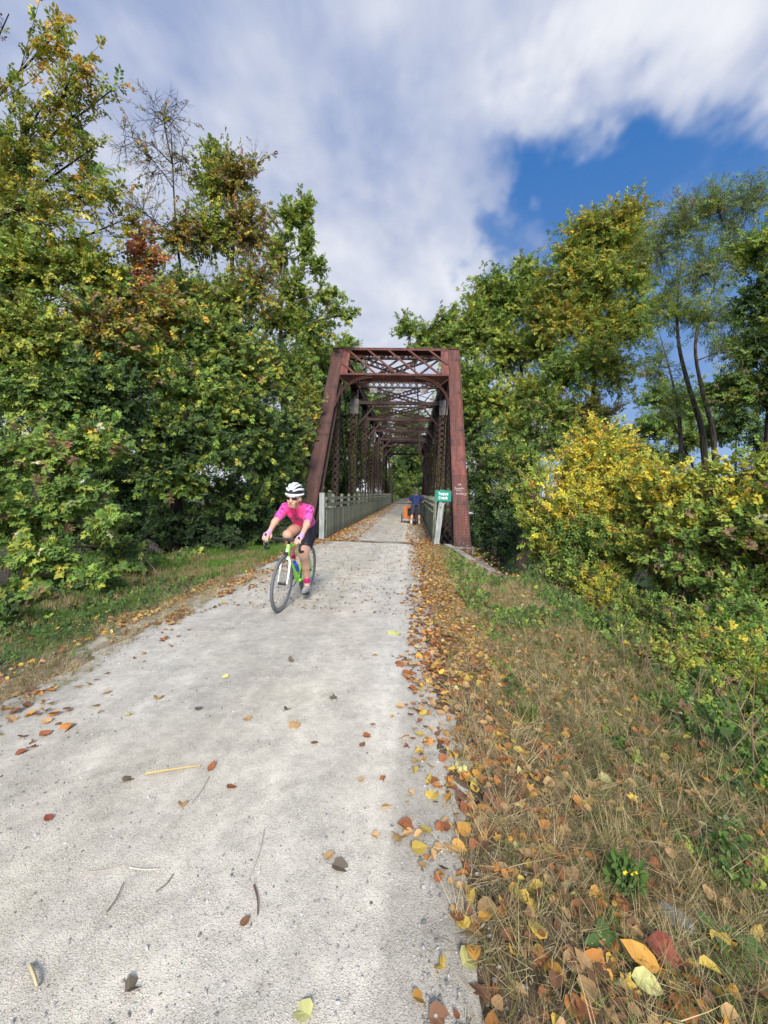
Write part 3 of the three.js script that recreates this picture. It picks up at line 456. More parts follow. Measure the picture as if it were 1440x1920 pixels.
function plant(o) {      // trunk, limbs to each clump of the crown, twigs through each clump, leafy sprays along the twigs
  const r = rng(++plantSeed * 7919), t = thing(o.name, o.label, o.category ?? 'tree', o.base, 0, o.group), W = (v) => v.clone().sub(o.base), mat = o.bark ?? BARK;
  const leaf = (o.leaf ?? 0.1) * 0.55, size = leaf / 0.32 * (o.stretch ?? 1), kinds = SPRAY[o.kind ?? 'ovate'], lists = kinds.map(() => []), trunkR = o.trunkR ?? 0.16;
  const hi = o.blobs.reduce((a, b) => (b.c.y > a.c.y ? b : a)), top = W(o.top ?? hi.c), stems = o.stems ?? [null];
  const trunks = [];
  stems.forEach((st, i) => {
    const pts = st ? st.map(W) : [V(0, -0.25, 0), ...[0.25, 0.5, 0.75].map((q) => V(top.x * q * q + (r() - 0.5) * top.y * 0.05, top.y * q, top.z * q * q + (r() - 0.5) * top.y * 0.05)), top];
    const R = trunkR * (st ? 1 - i * 0.12 : 1);
    if (!o.shrub) obj('trunk', tube(pts, (q) => R * (1.25 * Math.exp(-q * 9) * 0.35 + 1 - 0.90 * q), 9, pts.length * 4), mat, t);
    trunks.push(new THREE.CatmullRomCurve3(pts, false, 'centripetal'));
  });
  const limbGeo = [];
  o.blobs.forEach((b, bi) => {
    const c = W(b.c); let best = null, bd = 1e9;
    for (const tr of trunks) for (let q = 0.12; q <= 0.97; q += 0.05) { const p = tr.getPoint(q), d = p.distanceTo(c) + (p.y > c.y - 0.15 * p.distanceTo(c) ? 1.5 * Math.abs(p.y - c.y) : 0); if (d < bd) { bd = d; best = [p, q]; } }
    if (o.shrub) best = [V((r() - 0.5) * (o.spread ?? 0.5), -0.1, (r() - 0.5) * (o.spread ?? 0.5)), 0];
    const [a, q] = best, span = a.distanceTo(c), end = c.clone().add(c.clone().sub(a).multiplyScalar(0.2 * Math.min(1, b.r.y / Math.max(0.1, span))));
    const mid = a.clone().lerp(end, 0.5).add(V((r() - 0.5) * span * 0.22, (r() * 0.16 - 0.02) * span, (r() - 0.5) * span * 0.22)), lim = new THREE.CatmullRomCurve3([a, mid, end]);
    const r0 = Math.min(trunkR * (1 - 0.7 * q) * 0.6, 0.010 + span * 0.013), bits = [tube([a, mid, end], [r0, Math.min(0.008, r0 * 0.3)], 6, 8)];
    const area = Math.PI * b.r.x * b.r.y, n = Math.max(6, Math.round((o.dens ?? 1) * (b.dens ?? 1) * 4.9 * area / (10 * 0.42 * leaf * leaf))), per = o.per ?? 9, K = Math.ceil(n / per), pal = b.pal ?? o.pal, hue = (r() - 0.5) * 0.3;
    const droop = o.droop ?? 0.1;
    for (let k = 0; k < K; k++) {
      const s0 = lim.getPoint(0.45 + 0.55 * r()), d = rdir(r), rr = Math.pow(r(), 0.42) * (0.78 + 0.56 * Math.pow(r(), 1.6)), e = c.clone().add(V(d.x * b.r.x * rr, d.y * b.r.y * rr, d.z * b.r.z * rr));
      const st = s0.lerp(e, 0.15 * r()), L = st.distanceTo(e), m = st.clone().lerp(e, 0.5).add(V((r() - 0.5) * L * 0.25, L * (0.12 - droop) + (r() - 0.5) * L * 0.2, (r() - 0.5) * L * 0.25)), cv = new THREE.QuadraticBezierCurve3(st, m, e);
      const tr = Math.max(o.twigR ?? 0.004, 0.0022 * L + 0.002);
      const bare = r() < (b.bare ?? o.bare ?? 0), P3 = [0, 0.33, 0.67, 1].map((q2) => cv.getPoint(q2));
      bits.push(tube(P3, [tr * 1.5, tr * 0.5], 3, 3));
      if (bare) { for (let f = 0; f < (o.forks ?? 3); f++) { const q2 = 0.3 + 0.6 * r(), p0 = cv.getPoint(q2), dd = cv.getTangent(q2).lerp(rdir(r), 0.55).normalize(), fl = L * (0.25 + 0.35 * r()); bits.push(tube([p0, p0.clone().addScaledVector(dd, fl * 0.5), p0.clone().addScaledVector(dd, fl).add(V(0, -droop * fl * 0.3 + 0.05 * fl, 0))], [tr, tr * 0.35], 3, 2)); } if (r() < 0.6) continue; }
      const tw = clamp(r() + hue, 0, 1), m1 = bare ? 2 : per;
      for (let j = 0; j < m1; j++) {
        const q2 = 0.22 + 0.78 * (j + r()) / m1, p = cv.getPoint(q2), dir = cv.getTangent(Math.min(0.99, q2)).multiplyScalar(0.75).add(rdir(r).multiplyScalar(0.85)).add(V(0, 0.12 - droop, 0)).normalize(), up = V((r() - 0.5) * 1.5, 0.85, (r() - 0.5) * 1.5 + (o.face ?? 0.25));
        const s = size * (0.7 + 0.6 * r()), M = frame(dir, up).scale(V(s, s, s)).setPosition(p), k2 = pick(pal, r, (tw - 0.5) * 0.45 + hue * 0.3), v = 0.78 + 0.44 * r(); lists[Math.floor(r() * kinds.length)].push([M, rgb(k2[0] * v, k2[1] * v, k2[2] * v)]);
      }
    }
    if (o.shrub) limbGeo.push(...bits); else { const lm = obj('limb', bits, mat, t); }
  });
  if (limbGeo.length) obj('stem', limbGeo, mat, t);
  lists.forEach((l, i) => { if (l.length) { instanced('crown', kinds[i], M_leaf, l, t); sprayTotal += l.length; } });
  return t;
}
const G = (px, py, d) => { const p = at(px, py, d); p.y = groundY(p.x, p.z) - 0.05; return p; };
// ---------------------------------------------------------------- left of the trail
plant({ name: 'overhanging_tree', label: 'tall olive leaved tree reaching over the trail in the top left corner', base: G(-150, 900, 8.5), kind: 'ovate', leaf: 0.12, pal: 'olive', trunkR: 0.22, dens: 0.47, top: at(-60, 430, 8.5), bark: BARK_D, face: 0.5,
  blobs: [B(115, 60, 8, 46, 62), B(140, 122, 8, 52, 46), B(85, 190, 8, 75, 55), B(150, 210, 8.4, 60, 40, { dens: 0.6 }), B(50, 290, 8, 80, 70), B(165, 285, 8.5, 62, 58), B(195, 365, 8.6, 66, 60), B(70, 390, 8, 100, 66), B(15, 35, 7.6, 36, 40, { dens: 0.3, bare: 0.5, pal: 'rust' }), B(8, 165, 7.8, 36, 50, { dens: 0.25, bare: 0.5 }), B(205, 175, 9, 34, 40, { dens: 0.35 }), B(235, 410, 9, 40, 50, { dens: 0.6 }), B(-60, 300, 8.5, 120, 160)] });
plant({ name: 'bare_tree', label: 'thin nearly bare tree with fine twigs against the sky at upper left', base: G(345, 960, 13.5), kind: 'ovate', leaf: 0.07, pal: 'rust', trunkR: 0.11, dens: 0.16, bare: 0.85, top: at(320, 235, 13.5), forks: 5, twigR: 0.006,
  blobs: [B(305, 215, 13, 62, 60), B(285, 300, 13, 60, 60), B(240, 260, 13, 50, 60, { dens: 0.6 }), B(345, 300, 13.5, 50, 70, { dens: 0.7 }), B(275, 400, 13, 60, 60)] });
plant({ name: 'vine_covered_tree', label: 'broken crowned tree smothered in brown hanging vines at upper left', base: G(450, 980, 14), kind: 'round', leaf: 0.085, pal: 'rust', trunkR: 0.2, dens: 0.62, bare: 0.22, droop: 0.35, top: at(450, 300, 14), forks: 4,
  blobs: [B(445, 330, 14, 62, 56, { dens: 0.75 }), B(400, 340, 14.3, 60, 60, { pal: 'yolive' }), B(480, 300, 14.5, 40, 36, { dens: 0.3, bare: 0.5 }), B(470, 425, 14, 64, 70), B(400, 430, 13.8, 76, 70, { pal: 'yolive' }), B(480, 530, 13.6, 62, 80, { bare: 0.4 }), B(340, 440, 13, 60, 60, { pal: 'autumn' }), B(430, 560, 13, 80, 70, { pal: 'vine' }), B(350, 540, 12.6, 80, 60, { pal: 'wall' })] });
plant({ name: 'silver_maple', label: 'upright green maple leaning right against the sky left of the bridge', base: G(545, 980, 18.5), kind: 'maple', leaf: 0.125, pal: 'maple', trunkR: 0.2, dens: 0.62, top: at(540, 380, 18), bark: BARK_G, droop: -0.1,
  blobs: [B(545, 410, 18, 34, 60), B(575, 395, 18, 20, 40), B(520, 480, 18.4, 40, 60), B(575, 465, 18, 30, 42), B(600, 505, 18, 26, 26), B(625, 555, 17.6, 36, 24), B(662, 592, 17.4, 24, 18), B(640, 585, 17.4, 24, 20, { dens: 0.6 }), B(555, 545, 18.2, 50, 44), B(395, 285, 18.5, 34, 34), B(400, 350, 18.5, 40, 40), B(600, 630, 18, 50, 38, { dens: 0.8 }), B(530, 600, 18, 60, 44)] });
plant({ name: 'broadleaf_tree', label: 'dense green and yellow flecked tree filling the left edge above the bank', base: G(40, 1060, 8.2), kind: 'round', leaf: 0.082, pal: 'wall', trunkR: 0.2, dens: 0.85, bark: BARK_D, face: 0.5,
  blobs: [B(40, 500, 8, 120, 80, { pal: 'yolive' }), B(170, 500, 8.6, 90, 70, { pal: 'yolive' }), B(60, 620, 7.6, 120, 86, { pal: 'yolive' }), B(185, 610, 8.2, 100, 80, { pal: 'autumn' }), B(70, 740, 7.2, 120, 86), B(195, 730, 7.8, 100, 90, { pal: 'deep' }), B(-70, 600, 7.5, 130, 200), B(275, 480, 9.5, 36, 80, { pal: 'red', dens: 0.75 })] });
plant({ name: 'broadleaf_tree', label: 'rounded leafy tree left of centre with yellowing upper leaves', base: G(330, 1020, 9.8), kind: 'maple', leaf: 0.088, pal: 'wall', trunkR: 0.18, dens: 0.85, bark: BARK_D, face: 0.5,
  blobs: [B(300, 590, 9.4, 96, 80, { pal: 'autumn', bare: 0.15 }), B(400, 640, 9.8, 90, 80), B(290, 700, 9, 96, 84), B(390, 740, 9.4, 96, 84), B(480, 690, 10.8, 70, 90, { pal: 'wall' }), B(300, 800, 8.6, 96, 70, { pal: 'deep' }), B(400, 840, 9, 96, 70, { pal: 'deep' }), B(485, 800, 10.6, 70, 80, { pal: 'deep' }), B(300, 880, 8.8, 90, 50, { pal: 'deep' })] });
plant({ name: 'maple_sapling', label: 'leafy maple sapling with pale lobed leaves spreading low over the left bank', base: G(40, 1130, 5.9), kind: 'maple', leaf: 0.092, pal: 'sap', trunkR: 0.07, dens: 0.72, face: 0.6, bark: BARK_T,
  blobs: [B(60, 850, 6.1, 100, 80), B(170, 830, 6.5, 90, 66), B(40, 960, 5.6, 90, 70), B(140, 930, 6, 86, 56), B(215, 985, 5.9, 70, 34), B(70, 1050, 5.5, 86, 50), B(180, 1080, 5.6, 70, 30, { dens: 0.7 }), B(20, 1140, 5.2, 70, 36), B(50, 1110, 5.8, 80, 44), B(130, 1100, 6, 70, 36, { pal: 'deep' }), B(230, 1040, 6.6, 60, 44, { pal: 'deep' }), B(-80, 960, 5.3, 90, 190)] });
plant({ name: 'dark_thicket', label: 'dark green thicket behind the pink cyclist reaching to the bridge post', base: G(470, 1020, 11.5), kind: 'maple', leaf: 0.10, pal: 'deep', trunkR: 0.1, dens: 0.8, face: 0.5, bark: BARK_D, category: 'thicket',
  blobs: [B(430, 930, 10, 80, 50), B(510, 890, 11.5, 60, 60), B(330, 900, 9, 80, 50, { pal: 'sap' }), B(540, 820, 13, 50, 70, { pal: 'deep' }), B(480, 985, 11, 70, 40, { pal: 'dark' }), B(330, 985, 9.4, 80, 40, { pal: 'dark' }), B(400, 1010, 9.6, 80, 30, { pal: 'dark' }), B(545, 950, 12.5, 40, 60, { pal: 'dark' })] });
plant({ name: 'autumn_shrub', label: 'orange brown leaved shrub against the left bridge post', base: G(568, 960, 15), kind: 'round', leaf: 0.09, pal: 'autumn', shrub: true, category: 'shrub', dens: 0.7,
  blobs: [B(565, 800, 15, 34, 60, { dens: 0.7 }), B(580, 730, 15.5, 30, 44, { pal: 'yolive' }), B(550, 870, 14.5, 30, 40, { pal: 'weed' })] });
plant({ name: 'creekside_tree', label: 'mid green tree just left of the bridge portal', base: G(590, 950, 20.5), kind: 'far', leaf: 0.13, pal: 'maple', trunkR: 0.17, dens: 0.8,
  blobs: [B(545, 680, 17, 60, 60), B(585, 650, 20, 40, 46), B(555, 750, 16.5, 50, 60, { pal: 'wall' }), B(610, 690, 22, 36, 50), B(640, 660, 24, 34, 30), B(600, 780, 21, 40, 60, { pal: 'deep' }), B(610, 880, 21, 40, 60, { pal: 'deep' })] });
for (const [label, px, d, blobs, pal] of [
  ['shadowy background tree behind the left edge of the photo', 60, 17, [[0, 640, 17, 170, 190], [150, 760, 16, 150, 150], [0, 880, 14, 180, 120], [100, 980, 13, 160, 90], [240, 680, 16, 70, 70], [120, 690, 14, 90, 70], [210, 880, 13, 80, 60], [0, 470, 17, 120, 90], [240, 560, 17, 90, 90]], 'deep'],
  ['shadowy background tree behind the rounded left tree', 330, 19, [[270, 660, 19, 130, 120], [380, 790, 17, 130, 120], [260, 900, 15, 130, 90], [330, 985, 13, 130, 60], [200, 1000, 12, 100, 60], [430, 985, 14, 80, 44], [420, 650, 19, 90, 100], [340, 560, 18, 90, 60]], 'deep'],
  ['shadowy background tree behind the dark thicket by the bridge', 500, 26, [[500, 700, 26, 80, 90], [480, 850, 21, 90, 110], [560, 880, 25, 60, 80], [470, 960, 18, 90, 50], [560, 600, 26, 60, 50], [590, 780, 30, 50, 90]], 'deep'],
  ['dark tree on the creek bank seen through the left truss', 650, 34, [[640, 800, 34, 44, 80], [665, 720, 40, 36, 50], [640, 910, 30, 40, 60], [690, 860, 46, 30, 60], [665, 890, 36, 30, 40], [705, 890, 50, 22, 36], [620, 850, 26, 36, 60], [650, 760, 32, 36, 70], [600, 760, 26, 40, 60], [680, 800, 44, 26, 60]], 'deep'],
]) plant({ name: 'background_tree', label, base: G(px, 960, d), kind: 'far', leaf: 0.17, pal, trunkR: 0.2, dens: 0.8, bark: BARK_D, blobs: blobs.map((b) => B(...b)) });
// ---------------------------------------------------------------- right of the trail
plant({ name: 'green_maple', label: 'spreading yellow green maple with dark limbs just right of the bridge portal', base: G(985, 930, 25), kind: 'maple', leaf: 0.15, pal: 'maple', trunkR: 0.22, dens: 0.8, bark: BARK_D, top: at(930, 620, 25.5), stems: [[G(985, 930, 25), at(955, 800, 25), at(900, 720, 25), at(885, 640, 25)], [G(985, 930, 25), at(985, 770, 25), at(975, 680, 25.5), at(950, 560, 26)], [G(985, 930, 25), at(1010, 780, 25), at(1020, 640, 26)]],
  blobs: [B(885, 620, 25, 46, 67), B(920, 540, 26, 46, 45), B(960, 560, 26, 46, 56), B(995, 560, 26, 46, 67), B(885, 720, 24, 57, 67), B(950, 660, 25, 64, 63), B(1010, 650, 26, 57, 56, { pal: 'yolive' }), B(930, 760, 23, 64, 56), B(1000, 740, 23.5, 57, 56, { pal: 'yolive', dens: 0.8 }), B(925, 610, 26, 51, 56), B(985, 500, 26.5, 34, 34, { dens: 0.7 }), B(890, 570, 25.5, 30, 40), B(960, 810, 22, 69, 45, { pal: 'wall' }), B(1030, 590, 26.5, 51, 63, { pal: 'yolive' })] });
plant({ name: 'green_maple', label: 'small green maple top showing above the middle of the bridge', base: G(800, 935, 40), kind: 'maple', leaf: 0.19, pal: 'maple', trunkR: 0.2, dens: 0.7,
  blobs: [B(765, 612, 38, 34, 29), B(800, 640, 38, 46, 40), B(850, 640, 36, 46, 49), B(845, 600, 36, 30, 34), B(855, 720, 36, 46, 67), B(850, 810, 36, 41, 67, { pal: 'deep' })] });
plant({ name: 'golden_tree', label: 'tall tree with olive gold crown right of centre against the blue sky', base: G(1120, 930, 22.5), kind: 'ovate', leaf: 0.15, pal: 'yolive', trunkR: 0.2, dens: 0.78, bark: BARK_D, top: at(1150, 430, 22),
  blobs: [B(1130, 425, 22, 71, 49, { pal: 'olive' }), B(1185, 400, 22, 51, 45, { pal: 'olive' }), B(1075, 480, 22.5, 57, 52), B(1050, 520, 22.5, 46, 45, { pal: 'olive' }), B(1130, 520, 22, 80, 60), B(1195, 500, 22, 51, 74), B(1070, 600, 22, 76, 56, { pal: 'olive' }), B(1150, 610, 22, 76, 56), B(1060, 690, 21, 76, 56, { pal: 'maple' }), B(1150, 700, 21, 76, 56, { dens: 0.75 }), B(1040, 770, 20, 64, 52, { pal: 'wall' }), B(1110, 770, 20, 69, 45, { pal: 'autumn', dens: 0.7 }), B(1100, 440, 22.5, 57, 49, { pal: 'yolive' }), B(1160, 460, 22, 69, 56), B(1105, 560, 22.3, 80, 56, { pal: 'maple' }), B(1200, 590, 22, 46, 67, { pal: 'maple' }), B(1010, 560, 23, 39, 45, { pal: 'yolive' }), B(1105, 660, 21.5, 69, 56)] });
plant({ name: 'slender_willow', label: 'slender grey green tree with leaning bare trunks on the right', base: G(1330, 890, 16), kind: 'narrow', leaf: 0.15, pal: 'will', trunkR: 0.115, dens: 0.5, bark: BARK_T, twigR: 0.006, droop: -0.15, forks: 4, bare: 0.1,
  stems: [[G(1335, 890, 16), at(1318, 820, 16), at(1290, 720, 16), at(1272, 640, 16), at(1272, 540, 16), at(1290, 420, 16)], [G(1352, 890, 16), at(1338, 820, 16.2), at(1316, 730, 16.3), at(1304, 640, 16), at(1338, 540, 16), at(1400, 410, 16)], [G(1285, 890, 16), at(1275, 800, 15.6), at(1262, 720, 15.6), at(1235, 620, 15.6)]],
  blobs: [B(1340, 380, 16, 69, 56), B(1290, 420, 16, 69, 67), B(1240, 470, 16, 57, 78), B(1400, 390, 16, 57, 67), B(1385, 470, 16, 69, 67), B(1310, 510, 16, 80, 63), B(1250, 580, 16, 62, 63, { pal: 'maple', dens: 1.2 }), B(1330, 600, 16, 76, 49, { pal: 'maple', dens: 1.5 }), B(1230, 690, 16, 51, 56, { dens: 0.8 }), B(1260, 770, 15.6, 51, 45, { dens: 0.7 }), B(1380, 650, 16, 46, 56)] });
plant({ name: 'dark_tree', label: 'dense dark green tree cut by the right edge of the photo', base: G(1450, 920, 13), kind: 'ovate', leaf: 0.11, pal: 'deep', trunkR: 0.2, dens: 0.75, bark: BARK_D,
  blobs: [B(1425, 470, 13, 57, 56, { pal: 'maple' }), B(1430, 560, 13, 69, 67), B(1415, 650, 13, 57, 56, { pal: 'wall' }), B(1420, 730, 13, 69, 60, { pal: 'wall' }), B(1370, 740, 14, 51, 56), B(1500, 600, 12.5, 92, 179)] });
plant({ name: 'yellow_shrub', label: 'tall shrub with bright yellow leaves to the right of the bridge post', base: G(1100, 1080, 9.2), kind: 'ovate', leaf: 0.095, pal: 'yellow', shrub: true, spread: 0.9, category: 'shrub', dens: 1.15, bark: BARK_T, face: 0.5,
  blobs: [B(1130, 830, 9.8, 70, 50), B(1200, 900, 9.2, 60, 56), B(1090, 1000, 8.8, 90, 60, { pal: 'vine' }), B(1180, 1000, 8.4, 80, 60, { pal: 'vine' }), B(1115, 815, 9.6, 44, 36), B(1150, 850, 9.4, 60, 46), B(1085, 860, 9.4, 50, 50), B(1070, 940, 9, 76, 56), B(1170, 930, 9, 66, 60), B(1120, 1000, 8.6, 90, 56, { pal: 'sap' }), B(1020, 1000, 9.2, 50, 56, { pal: 'vine' }), B(990, 920, 9.6, 40, 60, { pal: 'vine', dens: 0.7 }), B(1040, 1070, 8.6, 50, 36, { pal: 'sap' }), B(1120, 1075, 8, 70, 36, { pal: 'vine' })] });
plant({ name: 'vine_mound', label: 'mound of yellow green vines draped over bushes at the right edge', base: G(1360, 1150, 6.9), kind: 'round', leaf: 0.085, pal: 'vine', shrub: true, spread: 1.4, category: 'vines', dens: 0.85, bark: BARK_T, face: 0.5, droop: 0.2,
  blobs: [B(1260, 920, 7.6, 70, 40, { pal: 'yellow' }), B(1340, 880, 7.2, 70, 40), B(1420, 850, 7, 60, 44), B(1410, 920, 6.7, 80, 50, { pal: 'yellow' }), B(1250, 880, 8, 60, 40, { pal: 'yellow' }), B(1220, 940, 8.4, 60, 50), B(1300, 960, 7, 80, 50), B(1400, 1000, 6.4, 80, 56, { pal: 'sap' }), B(1290, 1050, 6.7, 80, 50, { pal: 'sap' }), B(1220, 1010, 7.6, 50, 50, { pal: 'vine' }), B(1380, 1090, 6.1, 70, 44, { pal: 'weed' }), B(1500, 960, 6, 100, 120)] });
plant({ name: 'dark_bush', label: 'dark green bush behind the right bridge post', base: G(930, 1000, 15), kind: 'far', leaf: 0.12, pal: 'deep', shrub: true, spread: 1.2, category: 'bush', dens: 0.9,
  blobs: [B(905, 840, 17, 44, 50), B(950, 850, 15.5, 50, 50, { pal: 'wall' }), B(905, 910, 16, 36, 50), B(955, 930, 14, 44, 50), B(910, 970, 15, 34, 36, { pal: 'dark' }), B(960, 1000, 12.6, 40, 40, { pal: 'dark' }), B(1000, 860, 14, 50, 50, { pal: 'wall' })] });
plant({ name: 'leafy_weed_clump', label: 'tall mixed weeds and brown stems on the slope below the yellow shrub', base: G(1200, 1200, 6.2), kind: 'ovate', leaf: 0.06, pal: 'weed', shrub: true, spread: 1.6, category: 'weeds', dens: 0.5, bare: 0.3, bark: BARK_T, twigR: 0.003,
  blobs: [B(1120, 1130, 7, 50, 36), B(1190, 1130, 6.4, 60, 44), B(1260, 1150, 6, 60, 50), B(1190, 1200, 5.8, 50, 36), B(1290, 1220, 5.4, 60, 40, { bare: 0.5 }), B(1110, 1150, 5.8, 44, 30), B(1170, 1190, 4.9, 50, 34), B(1240, 1245, 4.3, 56, 36, { pal: 'vine' }), B(1310, 1290, 3.9, 50, 34, { bare: 0.5 })] });
plant({ name: 'leafy_weed_clump', label: 'bright green broad leaved weeds at the lower right edge', base: G(1400, 1280, 5), kind: 'round', leaf: 0.06, pal: 'sap', shrub: true, spread: 1.0, category: 'weeds', dens: 0.6, bark: BARK_T, twigR: 0.003,
  blobs: [B(1390, 1150, 5.3, 70, 50, { pal: 'weed' }), B(1350, 1220, 5, 60, 40, { pal: 'weed' }), B(1420, 1230, 4.7, 60, 50, { pal: 'yellow' }), B(1380, 1290, 4.4, 60, 36), B(1440, 1320, 4.1, 50, 50), B(1350, 1310, 3.7, 50, 34), B(1420, 1370, 3.2, 56, 36, { pal: 'vine' })] });
{ // weeds and brambles rising over the crest of the right bank
  const r = rng(321);
  for (const [label, z0, z1, pal, kind] of [['tangle of weeds over the bank crest nearest the camera at the right edge', -2.3, -3.7, 'sap', 'round'], ['middle stretch of yellowing weeds along the right bank crest', -3.7, -5.6, 'vine', 'ovate'], ['farther brownish weeds on the right bank crest below the yellow shrub', -5.6, -8.6, 'weed', 'ovate']]) {
    const blobs = []; for (let z = z0; z > z1; z -= 0.36) for (const [dx, h] of [[0.3, 0.24], [0.8, 0.6], [1.4, 1.0]]) { const x = 1.98 + dx + 0.25 * (r() - 0.5), zz = z + 0.2 * (r() - 0.5), q = 0.26 + 0.16 * dx + 0.12 * r(); blobs.push({ c: V(x, groundY(x, zz) + h * (0.7 + 0.6 * r()), zz), r: V(q, q * 0.9, q), pal: r() < 0.35 ? 'weed' : r() < 0.3 ? 'yellow' : pal, bare: r() < 0.2 ? 0.3 : 0.03 }); }
    const x = 3.0, z = (z0 + z1) / 2; plant({ name: 'bramble_thicket', label, base: V(x, groundY(x, z), z), kind, leaf: 0.055, pal, shrub: true, spread: 1.5, category: 'weeds', dens: 1.1, bark: BARK_T, twigR: 0.0024, blobs });
  }
}
for (const [label, px, d, blobs, pal] of [
  ['distant tree between the maple and the golden tree', 1010, 42, [[990, 760, 42, 50, 60], [960, 830, 40, 50, 50], [1040, 830, 44, 50, 40]], 'wall'],
  ['distant low tree under the golden crowned tree', 1130, 48, [[1110, 800, 48, 60, 36], [1170, 820, 50, 50, 30], [1060, 790, 46, 40, 50]], 'wall'],
  ['distant tree low between the leaning grey trunks', 1235, 46, [[1215, 800, 46, 34, 36], [1200, 850, 44, 50, 34], [1260, 860, 48, 50, 24], [1250, 790, 44, 50, 44], [1300, 820, 46, 50, 40]], 'maple'],
  ['distant tree filling the gap behind the leaning trunks', 1330, 34, [[1300, 760, 34, 50, 40], [1350, 730, 34, 50, 44], [1240, 740, 36, 44, 44], [1350, 800, 32, 60, 40]], 'maple'],
  ['distant tree near the right edge behind the dark tree', 1390, 30, [[1380, 790, 30, 50, 40], [1430, 820, 28, 40, 40]], 'deep'],
  ['dark tree on the creek bank seen through the right truss', 850, 30, [[880, 820, 30, 40, 70], [845, 740, 34, 30, 60], [835, 830, 40, 24, 60], [870, 900, 27, 36, 50], [850, 860, 44, 30, 70], [890, 760, 30, 40, 44]], 'deep'],
]) plant({ name: 'background_tree', label, base: G(px, 960, d), kind: 'far', leaf: 0.2, pal, trunkR: 0.18, dens: 0.7, bark: BARK_D, blobs: blobs.map((b) => B(...b)) });
// ---------------------------------------------------------------- beyond the bridge: the trail runs into a tunnel of trees
for (const [label, px, d, blobs, pal] of [
  ['tree with a dark leaning trunk at the left of the far bridge end', 733, 62, [[725, 840, 62, 26, 40], [745, 880, 64, 20, 30], [715, 770, 62, 34, 50], [765, 800, 64, 34, 40], [700, 880, 60, 24, 50]], 'deep'],
  ['leafy tree at the right of the far bridge end', 815, 63, [[815, 850, 63, 28, 50], [830, 780, 64, 34, 50], [795, 870, 66, 18, 36], [835, 890, 60, 26, 50]], 'wall'],
  ['arching tree over the trail a long way past the bridge', 735, 84, [[770, 850, 84, 34, 30], [740, 890, 84, 22, 34], [795, 880, 86, 24, 36], [770, 800, 86, 50, 40], [770, 870, 88, 30, 20], [725, 910, 80, 18, 24], [805, 910, 80, 16, 22]], 'deep'],
  ['pale green tree closing the view far down the trail', 785, 120, [[770, 890, 120, 24, 20], [750, 895, 122, 24, 26], [800, 900, 118, 20, 24], [770, 850, 120, 50, 34], [790, 905, 112, 20, 20], [755, 908, 112, 18, 18], [772, 908, 126, 20, 18], [730, 900, 110, 20, 30], [760, 926, 104, 30, 12], [790, 926, 106, 24, 12], [735, 922, 100, 20, 14], [815, 922, 100, 18, 16], [820, 890, 108, 24, 40]], 'wall'],
  ['tall tree rising left of the bridge far end', 665, 56, [[660, 700, 56, 34, 50], [690, 760, 56, 30, 50], [665, 830, 54, 30, 60], [650, 650, 56, 26, 30]], 'maple'],
]) plant({ name: 'woodland_tree', label, base: G(px, 960, d), kind: 'far', leaf: 0.28, pal, trunkR: 0.24, dens: 0.85, bark: BARK_D, blobs: blobs.map((b) => B(...b)) });
console.log('sprays', sprayTotal);
{ const g = new THREE.PlaneGeometry(40, 7, 30, 6).rotateX(-Math.PI / 2), p = g.attributes.position; g.translate(-4, 0, -94); for (let i = 0; i < p.count; i++) p.setY(i, groundY(p.getX(i), p.getZ(i)) + 0.12); g.setAttribute('color', new THREE.Float32BufferAttribute(new Float32Array(p.count * 3).fill(1.1), 3)); const u = g.attributes.uv; for (let i = 0; i < u.count; i++) u.setXY(i, p.getX(i), p.getZ(i)); tag(obj('gravel_road', g, M_gravel), 'pale gravel road crossing the trail far beyond the bridge', 'road', null, 'structure'); }
